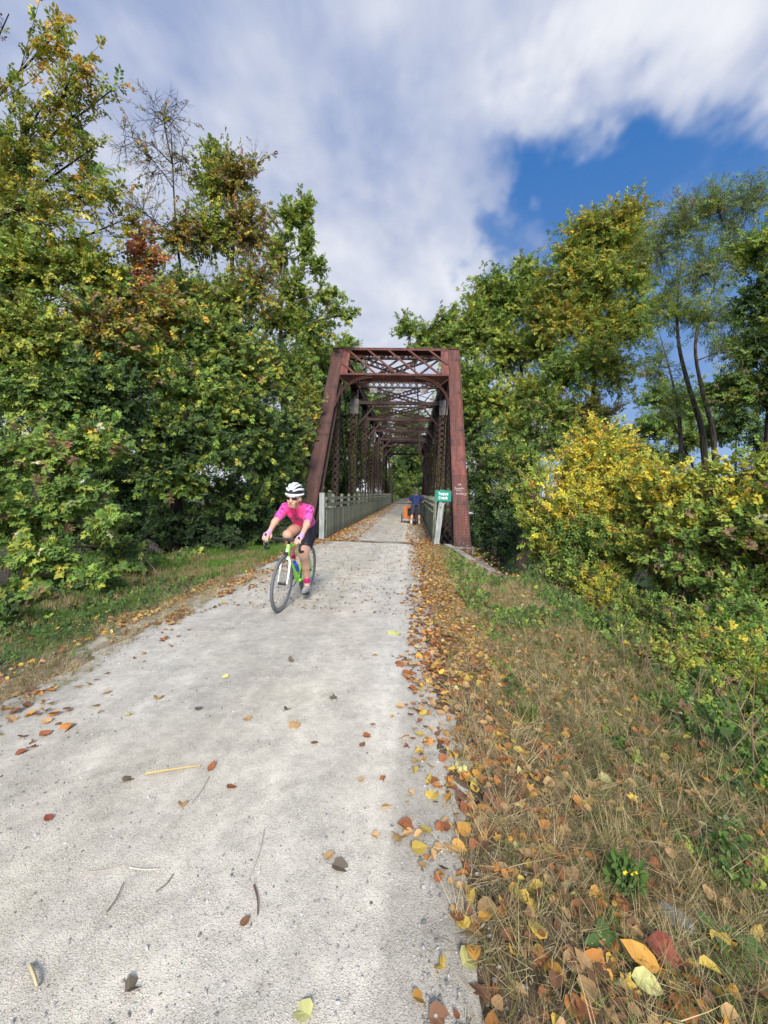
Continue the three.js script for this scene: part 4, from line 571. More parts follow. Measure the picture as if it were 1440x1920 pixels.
// ---------------------------------------------------------------- ground cover
const place = (x, y, z, rx, ry, rz, s) => new THREE.Matrix4().compose(V(x, y, z), new THREE.Quaternion().setFromEuler(new THREE.Euler(rx, ry, rz, 'YXZ')), typeof s === 'number' ? V(s, s, s) : s);
const M_cover = new THREE.MeshPhysicalMaterial({ color: 0xffffff, vertexColors: true, roughness: 0.9, transmission: 0.2, thickness: 0, specularIntensity: 0.5 }), M_dry = std({ color: 0xffffff, vertexColors: true, roughness: 0.85, side: THREE.DoubleSide });
const topY = (x, z) => (z < -12.2 && z > -57.4 && x > -2.75 && x < 0.85) ? 0.0 : Math.max(groundY(x, z) - inPath(x, z) * 0.035, pathY(x, z));
{ // low dark undergrowth on both banks
  const r = rng(4242), lists = [[], [], []], Ks = [SPRAY.ovate[0], SPRAY.maple[1], SPRAY.round[0]];
  const put = (x, z, h, s, pal) => { if (byWall(x, z) && x < wallX(z) + 0.5) return; const k = pick(pal, r), v = 0.7 + 0.5 * r(); const d = V((r() - 0.5) * 1.6, 0.3 + r(), (r() - 0.5) * 1.6 + 0.2), M = frame(d, V((r() - 0.5), 1, r() * 0.8)).scale(V(s, s, s)).setPosition(x, groundY(x, z) + h, z); lists[Math.floor(r() * 3)].push([M, rgb(k[0] * v, k[1] * v, k[2] * v)]); };
  for (let i = 0; i < 13000; i++) { const z = -1.5 - 14 * r(), e = 4.5 + 0.4 * (fbm(z * 0.5, 3, 2) - 0.5) * 2 + (z < -9 ? 0.1 * (z + 9) : 0), x = -e - 4.0 * Math.pow(r(), 1.4); put(x, z, Math.pow(r(), 2) * (0.25 + 0.35 * clamp(-x - 4.6)), 0.11 + r() * 0.13, x < -5.2 ? 'dark' : r() < 0.5 ? 'deep' : 'weed'); }
  for (let i = 0; i < 15000; i++) { const z = -0.6 - 12.5 * r(), e = 2.02 + 0.2 * (fbm(z * 0.7, 8, 2) - 0.5) * 2, x = e + 4.2 * Math.pow(r(), 1.2); put(x, z, Math.pow(r(), 1.6) * (0.12 + 0.75 * clamp((x - 1.9) / 0.7)), 0.09 + r() * 0.13, r() < 0.35 ? 'weed' : 'deep'); }
  for (let i = 0; i < 5000; i++) { const z = -13 - 44 * r(), sd = r() < 0.5, x = sd ? -4.6 - 9 * r() : 3.2 + 9 * r(); if (z > -16) continue; put(x, z, r() * 0.8, 0.4 + r() * 0.5, 'dark'); }
  for (let i = 0; i < 2600; i++) { const z = -57.5 - 60 * r(), sd = r() < 0.5, x = sd ? -3.1 - 7 * r() : 0.9 + 7 * r(); put(x, z, r() * r() * 0.9, 0.35 + r() * 0.4, r() < 0.5 ? 'deep' : 'weed'); }
  const u = new THREE.Group(); u.name = 'undergrowth'; scene.add(u); tag(u, 'low dark leafy undergrowth covering the banks below the trees', 'undergrowth', null, 'stuff');
  lists.forEach((l, i) => instanced('low_plants', Ks[i], M_leaf, l, u));
}
function tuft(n, seed, lean, w) {      // grass blades of height 1
  const r = rng(seed), out = { pos: [], col: [] };
  for (let i = 0; i < n; i++) {
    const a = r() * 6.283, L = 0.5 + r() * 0.5, ln = lean * (0.3 + r()), bx0 = (r() - 0.5) * 0.35, bz0 = (r() - 0.5) * 0.35, dx = Math.cos(a), dz = Math.sin(a), b = 0.7 + r() * 0.5, P = (t, s) => [bx0 + dx * ln * t * t + -dz * s * w * (1 - t), L * (t - ln * 0.35 * t * t), bz0 + dz * ln * t * t + dx * s * w * (1 - t)];
    for (const [t0, t1] of [[0, 0.4], [0.4, 0.75]]) { const q = [P(t0, -1), P(t0, 1), P(t1, -1), P(t1, 1)]; for (const k of [0, 1, 2, 1, 3, 2]) { out.pos.push(...q[k]); out.col.push(b, b, b); } }
    for (const q of [P(0.75, -1), P(0.75, 1), P(1, 0)]) { out.pos.push(...q); out.col.push(b * 1.15, b * 1.1, b); }
  }
  return leafGeo(out);
}
const TUFTS = [tuft(9, 1, 0.5, 0.022), tuft(11, 2, 0.8, 0.02), tuft(7, 3, 0.35, 0.025)], MATTED = [tuft(10, 4, 1.5, 0.022), tuft(12, 5, 1.8, 0.02)];
const GRS = { g: [0.10, 0.185, 0.03], b: [0.13, 0.26, 0.035], y: [0.19, 0.19, 0.05], d: [0.40, 0.31, 0.16], k: [0.045, 0.08, 0.018], s: [0.52, 0.43, 0.24] };
function grassField(name, label, spots, geos) { const lists = geos.map(() => []), r = rng(name.length * 31 + spots.length); for (const [x, z, s, c, ln] of spots) { if (byWall(x, z)) continue; const v = 0.75 + 0.5 * r(), k = GRS[c]; lists[Math.floor(r() * geos.length)].push([place(x, topY(x, z) - 0.008, z, (r() - 0.5) * (ln ?? 0.5), r() * 6.28, (r() - 0.5) * (ln ?? 0.5), V(s * (0.8 + r() * 0.5), s * (0.7 + 0.6 * r()), s * (0.8 + r() * 0.5))), rgb(k[0] * v, k[1] * v, k[2] * v)]); }
  const g = new THREE.Group(); g.name = numbered(name); scene.add(g); tag(g, label, 'grass', null, 'stuff'); lists.forEach((l, i) => l.length && instanced('grass_tufts', geos[i], M_cover, l, g)); }
{
  const r = rng(99), L = [], R = [], D = [];
  for (let i = 0; i < 15000; i++) { const z = -1.2 - 11.4 * Math.pow(r(), 0.8), w = fbm(z * 0.6, 2, 3), x = lerp(-2.62 - 0.35 * w, -4.9, Math.pow(r(), 0.8)); const n = fbm(x * 1.4, z * 1.4, 3, 70), edge = sstep(-3.5, -2.7, x); if (r() < edge * 0.55) continue; const lush = z < -6.5 && z > -10.5; L.push([x, z, (lush ? 0.13 : 0.06) + 0.07 * n * r() + (x < -4.2 ? 0.06 : 0), n + 0.15 * (r() - 0.5) < 0.42 ? (r() < 0.5 ? 'd' : 'y') : lush ? (r() < 0.6 ? 'b' : 'g') : (r() < 0.55 ? 'g' : r() < 0.5 ? 'b' : 'y')]); }
  for (let i = 0; i < 24000; i++) { const z = -0.5 - 11.5 * Math.pow(r(), 1.05), x = 0.42 + 1.75 * r(), n = fbm(x * 1.3 + 5, z * 1.1, 4, 71), m = sstep(0.42, 1.15, x); if (r() > m * 0.9 + 0.12) continue; R.push([x, z, 0.035 + 0.05 * r() + (x > 2.1 ? 0.08 * r() : 0), n > 0.42 ? (r() < 0.7 ? 'g' : 'b') : r() < 0.28 ? 'd' : r() < 0.5 ? 'y' : 'g', 1.0]); }
  for (let i = 0; i < 11000; i++) { const z = -0.45 - 11.3 * Math.pow(r(), 1.25), x = 0.30 + 1.75 * r(), n = fbm(x * 1.3 + 5, z * 1.1, 4, 71); if (n > 0.46 && r() < 0.65) continue; D.push([x, z, 0.05 + 0.06 * r(), r() < 0.62 ? 'd' : r() < 0.5 ? 's' : 'y', 2.4]); }
  for (let i = 0; i < 4200; i++) { const z = -1.6 - 10 * Math.pow(r(), 0.9), x = -2.42 - 0.75 * r(); if (fbm(x * 5, z * 1.1, 3, 92) < 0.47) continue; D.push([x, z, 0.04 + 0.05 * r(), r() < 0.6 ? 'd' : r() < 0.5 ? 's' : 'y', 2.4]); }
  for (let i = 0; i < 2600; i++) { const z = -0.4 - 1.5 * r(), x = 0.2 + 1.4 * Math.pow(r(), 0.8); D.push([x, z, 0.035 + 0.05 * r(), r() < 0.55 ? 'd' : r() < 0.6 ? 's' : 'y', 2.6]); }
  grassField('grass', 'short green grass on the left verge thickening to a lush patch by the cyclist', L, TUFTS);
  grassField('grass', 'mown mixed green and straw coloured grass on the right verge', R, TUFTS);
  grassField('dry_grass', 'matted dry brown grass clippings along both edges of the trail', D, MATTED);
  const E = []; for (let i = 0; i < 900; i++) { const z = -57.6 - 30 * r(), x = r() < 0.5 ? -2.9 - 1.2 * r() : 0.7 + 1.2 * r(); E.push([x, z, 0.2, r() < 0.6 ? 'g' : 'y']); } grassField('grass', 'grass verge beside the trail beyond the bridge', E, TUFTS);
}
{ const r = rng(606), lists = [[], []]; for (let i = 0; i < 6600; i++) { const right = i < 5000, z = right ? -1.7 - 10 * Math.pow(r(), 1.1) : -1.8 - 9 * r(), x = right ? 0.75 + 1.7 * r() : -3.1 - 1.7 * r(), n = fbm(x * 1.3 + 5, z * 1.1, 4, 71); if (right && (byWall(x, z) || n < 0.40 + 0.08 * r())) continue; const s = 0.045 + 0.05 * r(), c = pick(right && r() < 0.5 ? 'sap' : 'deep', r), v = 0.65 + 0.45 * r(), d = V((r() - 0.5) * 2, 0.35 + 0.5 * r(), (r() - 0.5) * 2); lists[i % 2].push([frame(d, V(0, 1, 0.2)).scale(V(s, s, s)).setPosition(x, topY(x, z) + 0.005, z), rgb(c[0] * v, c[1] * v * 1.1, c[2] * v)]); }
  const g = new THREE.Group(); g.name = 'clover'; scene.add(g); tag(g, 'patches of low green clover and weeds in both verges', 'ground cover', null, 'stuff'); lists.forEach((l, i) => instanced('clover_leaves', SPRAY.round[i], M_leaf, l, g)); }
function clump(px, py, h, c, label, n = 7) { const p = onto(px, py, -0.06); p.y = groundY(p.x, p.z); const t = thing('grass_clump', label, 'grass clump', p), r = rng(px), geos = [], k = GRS[c]; const l = []; for (let i = 0; i < n; i++) l.push([place((r() - 0.5) * h * 0.5, -0.01, (r() - 0.5) * h * 0.5, (r() - 0.5) * 0.4, r() * 6.28, (r() - 0.5) * 0.4, h * (0.7 + 0.5 * r())), rgb(k[0], k[1], k[2])]); instanced('blades', TUFTS[px % 3], M_cover, l, t); }
clump(1148, 1368, 0.10, 'k', 'small dark green grass clump midway up the right verge'); clump(1272, 1540, 0.13, 'k', 'dark green grass clump near the right edge in the foreground'); clump(990, 1365, 0.17, 'y', 'yellowing grass clump beside the leaf litter on the right'); clump(1118, 1560, 0.13, 'y', 'thin yellow green grass clump among leaves in the right foreground', 5); clump(970, 1010, 0.3, 'g', 'tall grass growing at the foot of the right bridge post', 10); clump(700 + 122, 1037, 0.12, 'b', 'small bright green tuft beside the concrete curb');
clump(930, 1100, 0.3, 'g', 'tall grass growing inside the concrete wing wall', 14);

{ const r = rng(808), gs = [0, 1, 2].map((k) => { const out = []; const q = rng(k + 5); for (let i = 0; i < 4; i++) { const a = q() * 6.28, l = 0.15 + 0.25 * q(), p = V((q() - 0.5) * 0.2, 0, (q() - 0.5) * 0.2), e = p.clone().add(V(Math.cos(a) * l, 0.75 + 0.3 * q(), Math.sin(a) * l)), m = p.clone().lerp(e, 0.5).add(V(-Math.cos(a) * l * 0.25, 0.05, -Math.sin(a) * l * 0.25)); out.push(tube([p, m, e], [0.006, 0.002], 4, 5).toNonIndexed()); for (let j = 0; j < 4; j++) { const b = m.clone().lerp(e, q()), d = rdir(q).multiplyScalar(0.14).add(V(0, 0.1, 0)); out.push(tube([b, b.clone().add(d)], [0.003, 0.001], 3, 1).toNonIndexed()); } } return mergeGeometries(out); }), l = [[], [], []];
  for (let i = 0; i < 190; i++) { const z = -1.2 - 11.5 * r(), x = 2.1 + 1.5 * Math.pow(r(), 1.3), v = 0.6 + 0.7 * r(), s = 0.5 + 0.6 * r(); l[i % 3].push([place(x, groundY(x, z) - 0.02, z, (r() - 0.5) * 0.4, r() * 6.28, (r() - 0.5) * 0.4, s), rgb(0.22 * v, 0.15 * v, 0.09 * v)]); }
  const g = new THREE.Group(); g.name = 'dry_stems'; scene.add(g); tag(g, 'dry brown weed stems standing along the top of the right bank', 'weeds', null, 'stuff'); l.forEach((q, i) => instanced('weed_stems', gs[i], std({ color: 0xffffff, roughness: 0.95 }), q, g)); }
// fallen leaves: curled blades of several shapes
function fallen(kind, seed, curl, fold) { const out = { pos: [], col: [] }, M = new THREE.Matrix4().makeRotationX(-Math.PI / 2).setPosition(0, 0, 0.5), r = rng(seed); leafTris(out, kind, M, [1, 1, 1], fold, curl); const st = tube([V(0, 0.01, 0.5), V(0.03, 0.03, 0.66), V(0.02, 0.05, 0.85)], [0.014, 0.008], 3, 2).toNonIndexed(); out.pos.push(...st.attributes.position.array); for (let i = 0; i < st.attributes.position.count; i++) out.col.push(0.8, 0.75, 0.6); const g = leafGeo(out); for (let i = 0; i < g.attributes.color.count; i++) { const b = 0.9 + 0.2 * hash(i / 3 | 0, seed); for (let c = 0; c < 3; c++) g.attributes.color.array[i * 3 + c] *= b; } return g; }
const FALLEN = [fallen('round', 1, 0.25, 0.28), fallen('ovate', 2, 0.55, 0.45), fallen('round', 3, -0.3, 0.2), fallen('maple', 4, 0.4, 0.25), fallen('ovate', 5, -0.45, 0.3), fallen('round', 6, 0.7, 0.6)];
const LC = { orange: [0.42, 0.17, 0.035], rust: [0.25, 0.085, 0.028], brown: [0.16, 0.075, 0.035], yellow: [0.52, 0.36, 0.06], tan: [0.40, 0.24, 0.10], gold: [0.50, 0.25, 0.04], dull: [0.13, 0.10, 0.07], pale: [0.47, 0.45, 0.17], grey: [0.11, 0.105, 0.095], red: [0.20, 0.045, 0.025] };
const LCW = [['orange', 2.6], ['rust', 3.6], ['brown', 3.8], ['yellow', 1.8], ['tan', 5], ['gold', 1.9], ['pale', 0.8]];
const pickL = (r) => { let t = 19 * r(); for (const [k, w] of LCW) if ((t -= w) < 0) return k; return 'tan'; };
const litterSpots = []; {
  const r = rng(2024);
  for (let i = 0; i < 12500; i++) { const z = -0.5 - 11.9 * Math.pow(r(), 0.95), far = sstep(-3.5, -8, z), c = 0.22 + RIGHT_EDGE(z) - 0.24 + 0.10 * far, u = r() + r() + r(), x = c + (u - 1.0) * 0.5 * (r() < 0.25 ? 2.6 : 1) + 0.12; if (x < RIGHT_EDGE(z) - 0.1 - 0.25 * r() * r() || x > 2.1) continue; if (z > -3.2 && r() < 0.45) continue; litterSpots.push([x, z]); }
  for (let i = 0; i < 1500; i++) { const z = -0.5 - 8 * r(), x = 0.6 + 1.4 * r(); litterSpots.push([x, z]); }
  for (let i = 0; i < 7000; i++) { const z = -1.6 - 10.8 * r(), x = LEFT_EDGE(z) - 0.22 + (r() + r() + r() - 1.5) * 0.55 - (z < -8.5 ? 0.25 : 0) + 0.1 * Math.sin(z * 2); const streak = fbm(x * 5, z * 0.9, 3, 91); if (streak < 0.47 || (z > -4.2 && r() < 0.6)) continue; litterSpots.push([x, z]); }
  for (let i = 0; i < 8000; i++) { const z = -12.2 - 42 * Math.pow(r(), 1.5), sd = r() < 0.6; const w = Math.pow(r(), 2.2) * 0.95; litterSpots.push([sd ? -2.5 + w : 0.62 - w * 0.8, z]); }
  for (let i = 0; i < 2000; i++) { const z = -5 - 40 * r() * r(), x = -2.3 + 2.6 * r(); litterSpots.push([x, z, 1]); }
  for (let i = 0; i < 900; i++) { const z = -57 - 40 * r(), x = -3.2 + 4.4 * r(); litterSpots.push([x, z]); }
}
const leafMats = {}; for (const k in LC) for (let i = 0; i < 2; i++) leafMats[k + i] = std({ color: rgb(...LC[k].map((v) => v * (i ? 0.78 : 1.08))), vertexColors: true, roughness: 0.8, side: THREE.DoubleSide });
{
  const r = rng(555), lists = FALLEN.map(() => []); let single = 0;
  const WORD = { orange: 'orange', rust: 'rust red', brown: 'brown', yellow: 'yellow', tan: 'tan', gold: 'golden', pale: 'pale yellow' };
  const sorted = litterSpots.map((s) => [...s.slice(0, 2), s[2] ?? 0, Math.hypot(s[0], s[1])]).sort((a, b) => a[3] - b[3]);
  for (const [x, z, dull] of sorted) {
    const k = dull ? (r() < 0.6 ? 'dull' : r() < 0.5 ? 'brown' : 'tan') : pickL(r), s = (0.026 + 0.034 * r() * (1 + r() * 0.5)) * (dull ? 0.6 : z < -12 ? 1.2 : 1), g = Math.floor(r() * FALLEN.length), M = place(x, topY(x, z) + 0.004 + 0.012 * r(), z, (r() - 0.5) * 0.9, r() * 6.283, (r() - 0.5) * 0.9, s);
    if (single < 240 && x > 0.1 && z > -4) { const m = new THREE.Mesh(FALLEN[g], leafMats[k + (r() < 0.5 ? 0 : 1)]); m.castShadow = m.receiveShadow = true; m.name = numbered('fallen_leaf'); M.decompose(m.position, m.quaternion, m.scale); scene.add(m); const lab = WORD[k] + ' ' + ['round curled', 'folded pointed', 'flat rounded', 'lobed', 'narrow pointed', 'tightly curled'][g] + ' fallen leaf ' + (x < 0.38 ? 'at the right gravel edge' : x < 0.8 ? 'in the right leaf drift' : 'in the right verge grass') + (z > -1.5 ? ' near the photo bottom' : z > -2.3 ? ' in the near foreground' : ' up the trail'); tag(m, lab, 'leaf', lab.replace('leaf', 'leaves')); single++; continue; }
    const c = LC[k], v = 0.7 + 0.55 * r(); lists[g].push([M, rgb(c[0] * v, c[1] * v, c[2] * v)]);
  }
  const g = new THREE.Group(); g.name = 'leaf_litter'; scene.add(g); tag(g, 'drifts of orange and brown fallen leaves along both edges of the trail and bridge', 'leaf litter', null, 'stuff');
  lists.forEach((l, i) => instanced('litter_leaves', FALLEN[i], M_dry, l, g));
}
// single leaves lying on the open gravel
for (const [px, py, w, k, g, label] of [
  [242, 1464, 20, 'dull', 0, 'curled dull olive leaf at the left end of the long straw'], [397, 1442, 20, 'rust', 4, 'rust brown leaf at the right end of the long straw'], [432, 1482, 20, 'rust', 2, 'rust brown leaf below and right of the long straw'], [343, 1507, 26, 'tan', 1, 'tan pointed leaf touching a thin grey straw'],
  [640, 1633, 32, 'dull', 0, 'large olive brown mottled leaf in the foreground, right of a small orange one'], [618, 1613, 19, 'tan', 2, 'small orange tan leaf close beside the mottled one'], [565, 1900, 32, 'pale', 0, 'dull yellow leaf at the bottom edge of the photo'], [812, 1492, 30, 'yellow', 0, 'bright yellow leaf lying on the gravel near the right edge of the trail'],
  [460, 1738, 16, 'brown', 2, 'small brown leaf below the reddish twig'], [254, 1852, 26, 'dull', 5, 'crumpled dark leaf at the lower left of the trail'], [551, 1365, 26, 'tan', 0, 'tan leaf lying midway up the centre of the trail'], [590, 1398, 18, 'brown', 4, 'brown leaf just below the tan one mid trail'], [298, 1308, 28, 'tan', 1, 'flat tan leaf on the left half of the trail'],
  [706, 1573, 16, 'tan', 5, 'small tan curled leaf right of centre in the foreground'], [717, 1463, 18, 'rust', 1, 'little reddish leaf with a long stalk right of centre'], [678, 1465, 12, 'tan', 2, 'tiny tan leaf left of the one with a long stalk'], [700, 1362, 14, 'rust', 4, 'upper of two small rust leaves on the right half of the trail'], [690, 1381, 20, 'rust', 0, 'lower of two small rust leaves on the right half of the trail'],
  [788, 1414, 14, 'brown', 3, 'small brown leaf close to the right trail edge'], [630, 1310, 22, 'dull', 3, 'dark crumpled leaf in the middle of the trail farther up'], [540, 1331, 24, 'dull', 1, 'olive brown leaf up the trail from the tan one'], [420, 1272, 16, 'pale', 0, 'pale yellow leaf on the trail ahead of the front wheel'], [371, 1333, 16, 'grey', 2, 'flat grey leaf left of centre on the trail'],
  [462, 1350, 18, 'tan', 0, 'round tan leaf left of centre on the trail'], [120, 1371, 34, 'orange', 1, 'large orange tan leaf near the left trail edge'], [90, 1540, 14, 'red', 2, 'tiny red leaf far left in the foreground'], [38, 1415, 16, 'rust', 0, 'rust leaf at the far left edge of the trail'], [822, 1550, 12, 'brown', 5, 'tiny dark leaf on the right trail edge'], [680, 1398, 14, 'brown', 2, 'tiny brown leaf beneath the two rust leaves'],
  [738, 1190, 34, 'pale', 0, 'pale leaf with others around it on the right of the trail behind the yellow one'], [700, 1230, 18, 'tan', 1, 'tan leaf on the trail in front of the bridge'], [545, 1240, 18, 'dull', 4, 'dark leaf on the trail below the bicycle'], [246, 1340, 16, 'pale', 3, 'yellowish leaf on the left of the trail near the flat tan one'],
]) { const p = onto(px, py, 0), s = w / F * Math.hypot(p.x, p.z, 1.45) * 0.85, r = rng(px * 7 + py), m = new THREE.Mesh(FALLEN[g], leafMats[k + '0']); m.castShadow = m.receiveShadow = true; m.name = numbered('fallen_leaf'); m.position.set(p.x, topY(p.x, p.z) + 0.006, p.z); m.rotation.set((r() - 0.5) * 0.3, r() * 6.28, (r() - 0.5) * 0.3); m.scale.setScalar(s); scene.add(m); tag(m, label, 'leaf', 'single leaves lying on the gravel'); }
// larger leaves close to the camera, bottom right
for (const [px, py, w, k, g, label] of [[1195, 1835, 70, 'gold', 4, 'large golden leaf in the bottom right foreground'], [1245, 1820, 66, 'red', 5, 'large dark red curled leaf in the bottom right foreground'], [1335, 1830, 46, 'yellow', 1, 'bright yellow leaf standing in the grass at bottom right'], [885, 1830, 48, 'gold', 1, 'golden leaf at the gravel edge in the bottom foreground'], [1215, 1885, 60, 'pale', 1, 'pale green broad leaf at the bottom right'], [1210, 1520, 34, 'rust', 3, 'rust red lobed leaf on the right verge'], [1020, 1580, 30, 'orange', 2, 'orange leaf alone in the dry grass on the right verge'], [1255, 1620, 34, 'tan', 4, 'tan curled leaf right of the yellow flowers']])
  { const p = onto(px, py, -0.06), s = w / F * Math.hypot(p.x, p.z, 1.5) * 0.62, r = rng(px + py), m = new THREE.Mesh(FALLEN[g], leafMats[k + '0']); m.castShadow = true; m.name = numbered('fallen_leaf'); m.position.set(p.x, topY(p.x, p.z) + 0.03, p.z); m.rotation.set((r() - 0.2) * 0.5, r() * 6.28, (r() - 0.5) * 0.5); m.scale.setScalar(s); scene.add(m); tag(m, label, 'leaf', 'large leaves in the right foreground'); }
// straws and twigs on the trail
for (const [x0, y0, x1, y1, rr, c, label, name] of [
  [273, 1452, 376, 1437, 0.0055, [0.5, 0.36, 0.14], 'thick golden straw lying across the left half of the trail', 'straw'], [358, 1508, 392, 1456, 0.002, [0.4, 0.36, 0.3], 'thin pale grey straw pointing up from the tan pointed leaf', 'straw'], [470, 1642, 495, 1557, 0.0026, [0.55, 0.5, 0.42], 'pale straight straw in the middle foreground', 'straw'], [476, 1664, 483, 1722, 0.0035, [0.16, 0.085, 0.06], 'short reddish twig below the pale straw', 'twig'],
  [243, 1627, 296, 1630, 0.0018, [0.65, 0.6, 0.5], 'white level straw in the left foreground', 'straw'], [292, 1672, 325, 1640, 0.0022, [0.16, 0.14, 0.12], 'dark twig slanting up in the left foreground', 'twig'], [200, 1710, 232, 1655, 0.0022, [0.17, 0.15, 0.12], 'forked grey twig in the left foreground', 'twig'], [160, 1637, 235, 1622, 0.0016, [0.42, 0.35, 0.25], 'faint tan straw left of the white one', 'straw'], [56, 1812, 70, 1852, 0.006, [0.5, 0.42, 0.25], 'broken straw stub at the lower left corner', 'straw'],
  [845, 1175, 905, 1180, 0.004, [0.5, 0.4, 0.2], 'long straw reaching from the leaf litter onto the trail', 'straw'], [822, 1155, 845, 1195, 0.003, [0.5, 0.38, 0.2], 'bent straw leaning over the litter edge', 'straw'], [1055, 1610, 1135, 1614, 0.003, [0.6, 0.5, 0.3], 'pale straw lying level in the right verge', 'straw'], [958, 1690, 965, 1790, 0.003, [0.45, 0.34, 0.14], 'upright golden grass stalk in the right foreground', 'straw'], [1330, 1535, 1440, 1590, 0.004, [0.5, 0.42, 0.28], 'long dry stalk slanting down at the right edge', 'straw'],
]) { const a = onto(x0, y0, x0 > 830 ? -0.02 : 0.01), b = onto(x1, y1, x0 > 830 ? -0.02 : 0.01); a.y = topY(a.x, a.z) + rr + 0.004; b.y = topY(b.x, b.z) + rr + 0.006; const m1 = a.clone().lerp(b, 0.5).add(V(0.01, rr * 1.5, 0.008)); const q = obj(name, tube([a, m1, b], [rr, rr * 0.7], 6, 6), std({ color: rgb(...c), roughness: 0.9 })); tag(q, label, name); }
{ // loose stone chips on the trail
  const r = rng(31), stone = new THREE.IcosahedronGeometry(1, 0), l = []; const P = stone.attributes.position; for (let i = 0; i < P.count; i++) { const k = 0.75 + 0.5 * hash(Math.round(P.getX(i) * 50), Math.round(P.getY(i) * 50), Math.round(P.getZ(i) * 50)); P.setXYZ(i, P.getX(i) * k, P.getY(i) * k * 0.7, P.getZ(i) * k); } stone.computeVertexNormals();
  for (let i = 0; i < 14000; i++) { const z = -0.4 - 7.5 * Math.pow(r(), 1.5), x = -2.7 + 3.1 * r(); const dn = fbm(x * 2.2, z * 1.4, 4, 50), edge = Math.max(0, Math.abs(x + 1.09) - 1.1) * 1.2; if (r() > sstep(0.4, 0.62, dn) * 0.8 + edge + 0.1) continue; const s = 0.0022 + 0.0045 * Math.pow(r(), 3), v = 0.12 + 0.42 * r(); l.push([place(x, topY(x, z) + s * 0.25, z, r() * 6, r() * 6, r() * 6, V(s * (0.8 + 0.6 * r()), s, s * (0.8 + 0.6 * r()))), rgb(v, v * 0.97, v * 0.9)]); }
  for (let i = 0; i < 4500; i++) { const rt = r() < 0.6, z = -0.4 - 8 * Math.pow(r(), 1.4), u = Math.pow(r(), 1.6), x = rt ? 0.08 + 0.6 * u : -2.45 - 0.9 * u, s = 0.002 + 0.006 * Math.pow(r(), 2.5), v = 0.14 + 0.30 * r(); l.push([place(x, topY(x, z) + s * 0.4 + 0.002, z, r() * 6, r() * 6, r() * 6, V(s * (0.8 + 0.6 * r()), s, s * (0.8 + 0.6 * r()))), rgb(v, v * 0.95, v * 0.86)]); }
  const m = instanced('gravel', stone, std({ color: 0xffffff, roughness: 0.95 }), l, scene); tag(m, 'loose pale stone chips scattered over the trail surface', 'gravel', null, 'stuff');
  for (const [px, py, w, label] of [[1266, 1722, 52, 'grey rounded stone in the grass at lower right'], [1200, 1618, 24, 'small pale stone behind the yellow flowers']]) { const p = onto(px, py, -0.05), s = w / F * Math.hypot(p.x, p.z, 1.5) * 0.27, g = new THREE.IcosahedronGeometry(1, 3), q = g.attributes.position; for (let i = 0; i < q.count; i++) { const d = V(q.getX(i), q.getY(i), q.getZ(i)), k = 0.8 + 0.45 * fbm(d.x * 1.7 + 4, d.y * 1.7 + d.z, 3, px); q.setXYZ(i, d.x * k, d.y * k * 0.55, d.z * k * 1.5); } g.computeVertexNormals(); const m2 = obj('stone', g, std({ color: rgb(0.36, 0.35, 0.36), map: concMap, roughness: 0.95 })); m2.scale.setScalar(s); m2.position.set(p.x, topY(p.x, p.z) + s * 0.2, p.z); m2.rotation.y = 0.5; tag(m2, label, 'stone'); }
}
{ // yellow flowered plant in the right foreground
  const p = onto(1175, 1690, -0.05); p.y = topY(p.x, p.z); const t = thing('flowering_plant', 'small green plant with a cluster of yellow flowers in the right foreground', 'plant', p), r = rng(8), l = [], fl = [];
  for (let i = 0; i < 26; i++) { const d = V((r() - 0.5) * 1.3, 0.5 + r(), (r() - 0.5) * 1.3), s = 0.06 + 0.05 * r(), M = frame(d, V((r() - 0.5), 1, r())).scale(V(s, s, s)).setPosition((r() - 0.5) * 0.05, r() * 0.05, (r() - 0.5) * 0.05); l.push([M, rgb(0.09, 0.17, 0.03)]); }
  instanced('foliage', SPRAY.ovate[0], M_leaf, l, t);
  for (let i = 0; i < 9; i++) { const g = new THREE.ConeGeometry(0.006, 0.007, 6).translate((r() - 0.5) * 0.05, 0.095 + 0.02 * r(), (r() - 0.5) * 0.05); fl.push(g); } obj('flower', fl, std({ color: rgb(0.75, 0.48, 0.02) }), t); obj('stem', [tube([V(0, 0, 0), V(0.01, 0.1, 0)], [0.003, 0.002], 4), tube([V(0, 0, 0), V(-0.02, 0.1, 0.01)], [0.003, 0.002], 4)], BARK_T, t);
}
// broad green weeds at the bottom right corner
for (const [px, py, label] of [[1415, 1800, 'broad leaved green weed at the bottom right corner'], [1350, 1760, 'small bright green weed near the bottom right corner'], [1130, 1800, 'pale green broad leaf weed in the bottom right litter']]) { const p = onto(px, py, -0.06); p.y = topY(p.x, p.z); const t = thing('broadleaf_weed', label, 'weed', p), r = rng(px); for (let i = 0; i < 6; i++) { const a = i * 1.05 + r(), d = V(Math.cos(a), 0.75, Math.sin(a)), s = 0.05 + 0.035 * r(), out = { pos: [], col: [] }; leafTris(out, 'ovate', frame(d, V(0, 1, 0.3)).scale(V(s, s, s)), [0.10, 0.20, 0.045], 0.15, 0.5); obj('leaf', leafGeo(out), M_leaf, t); } }
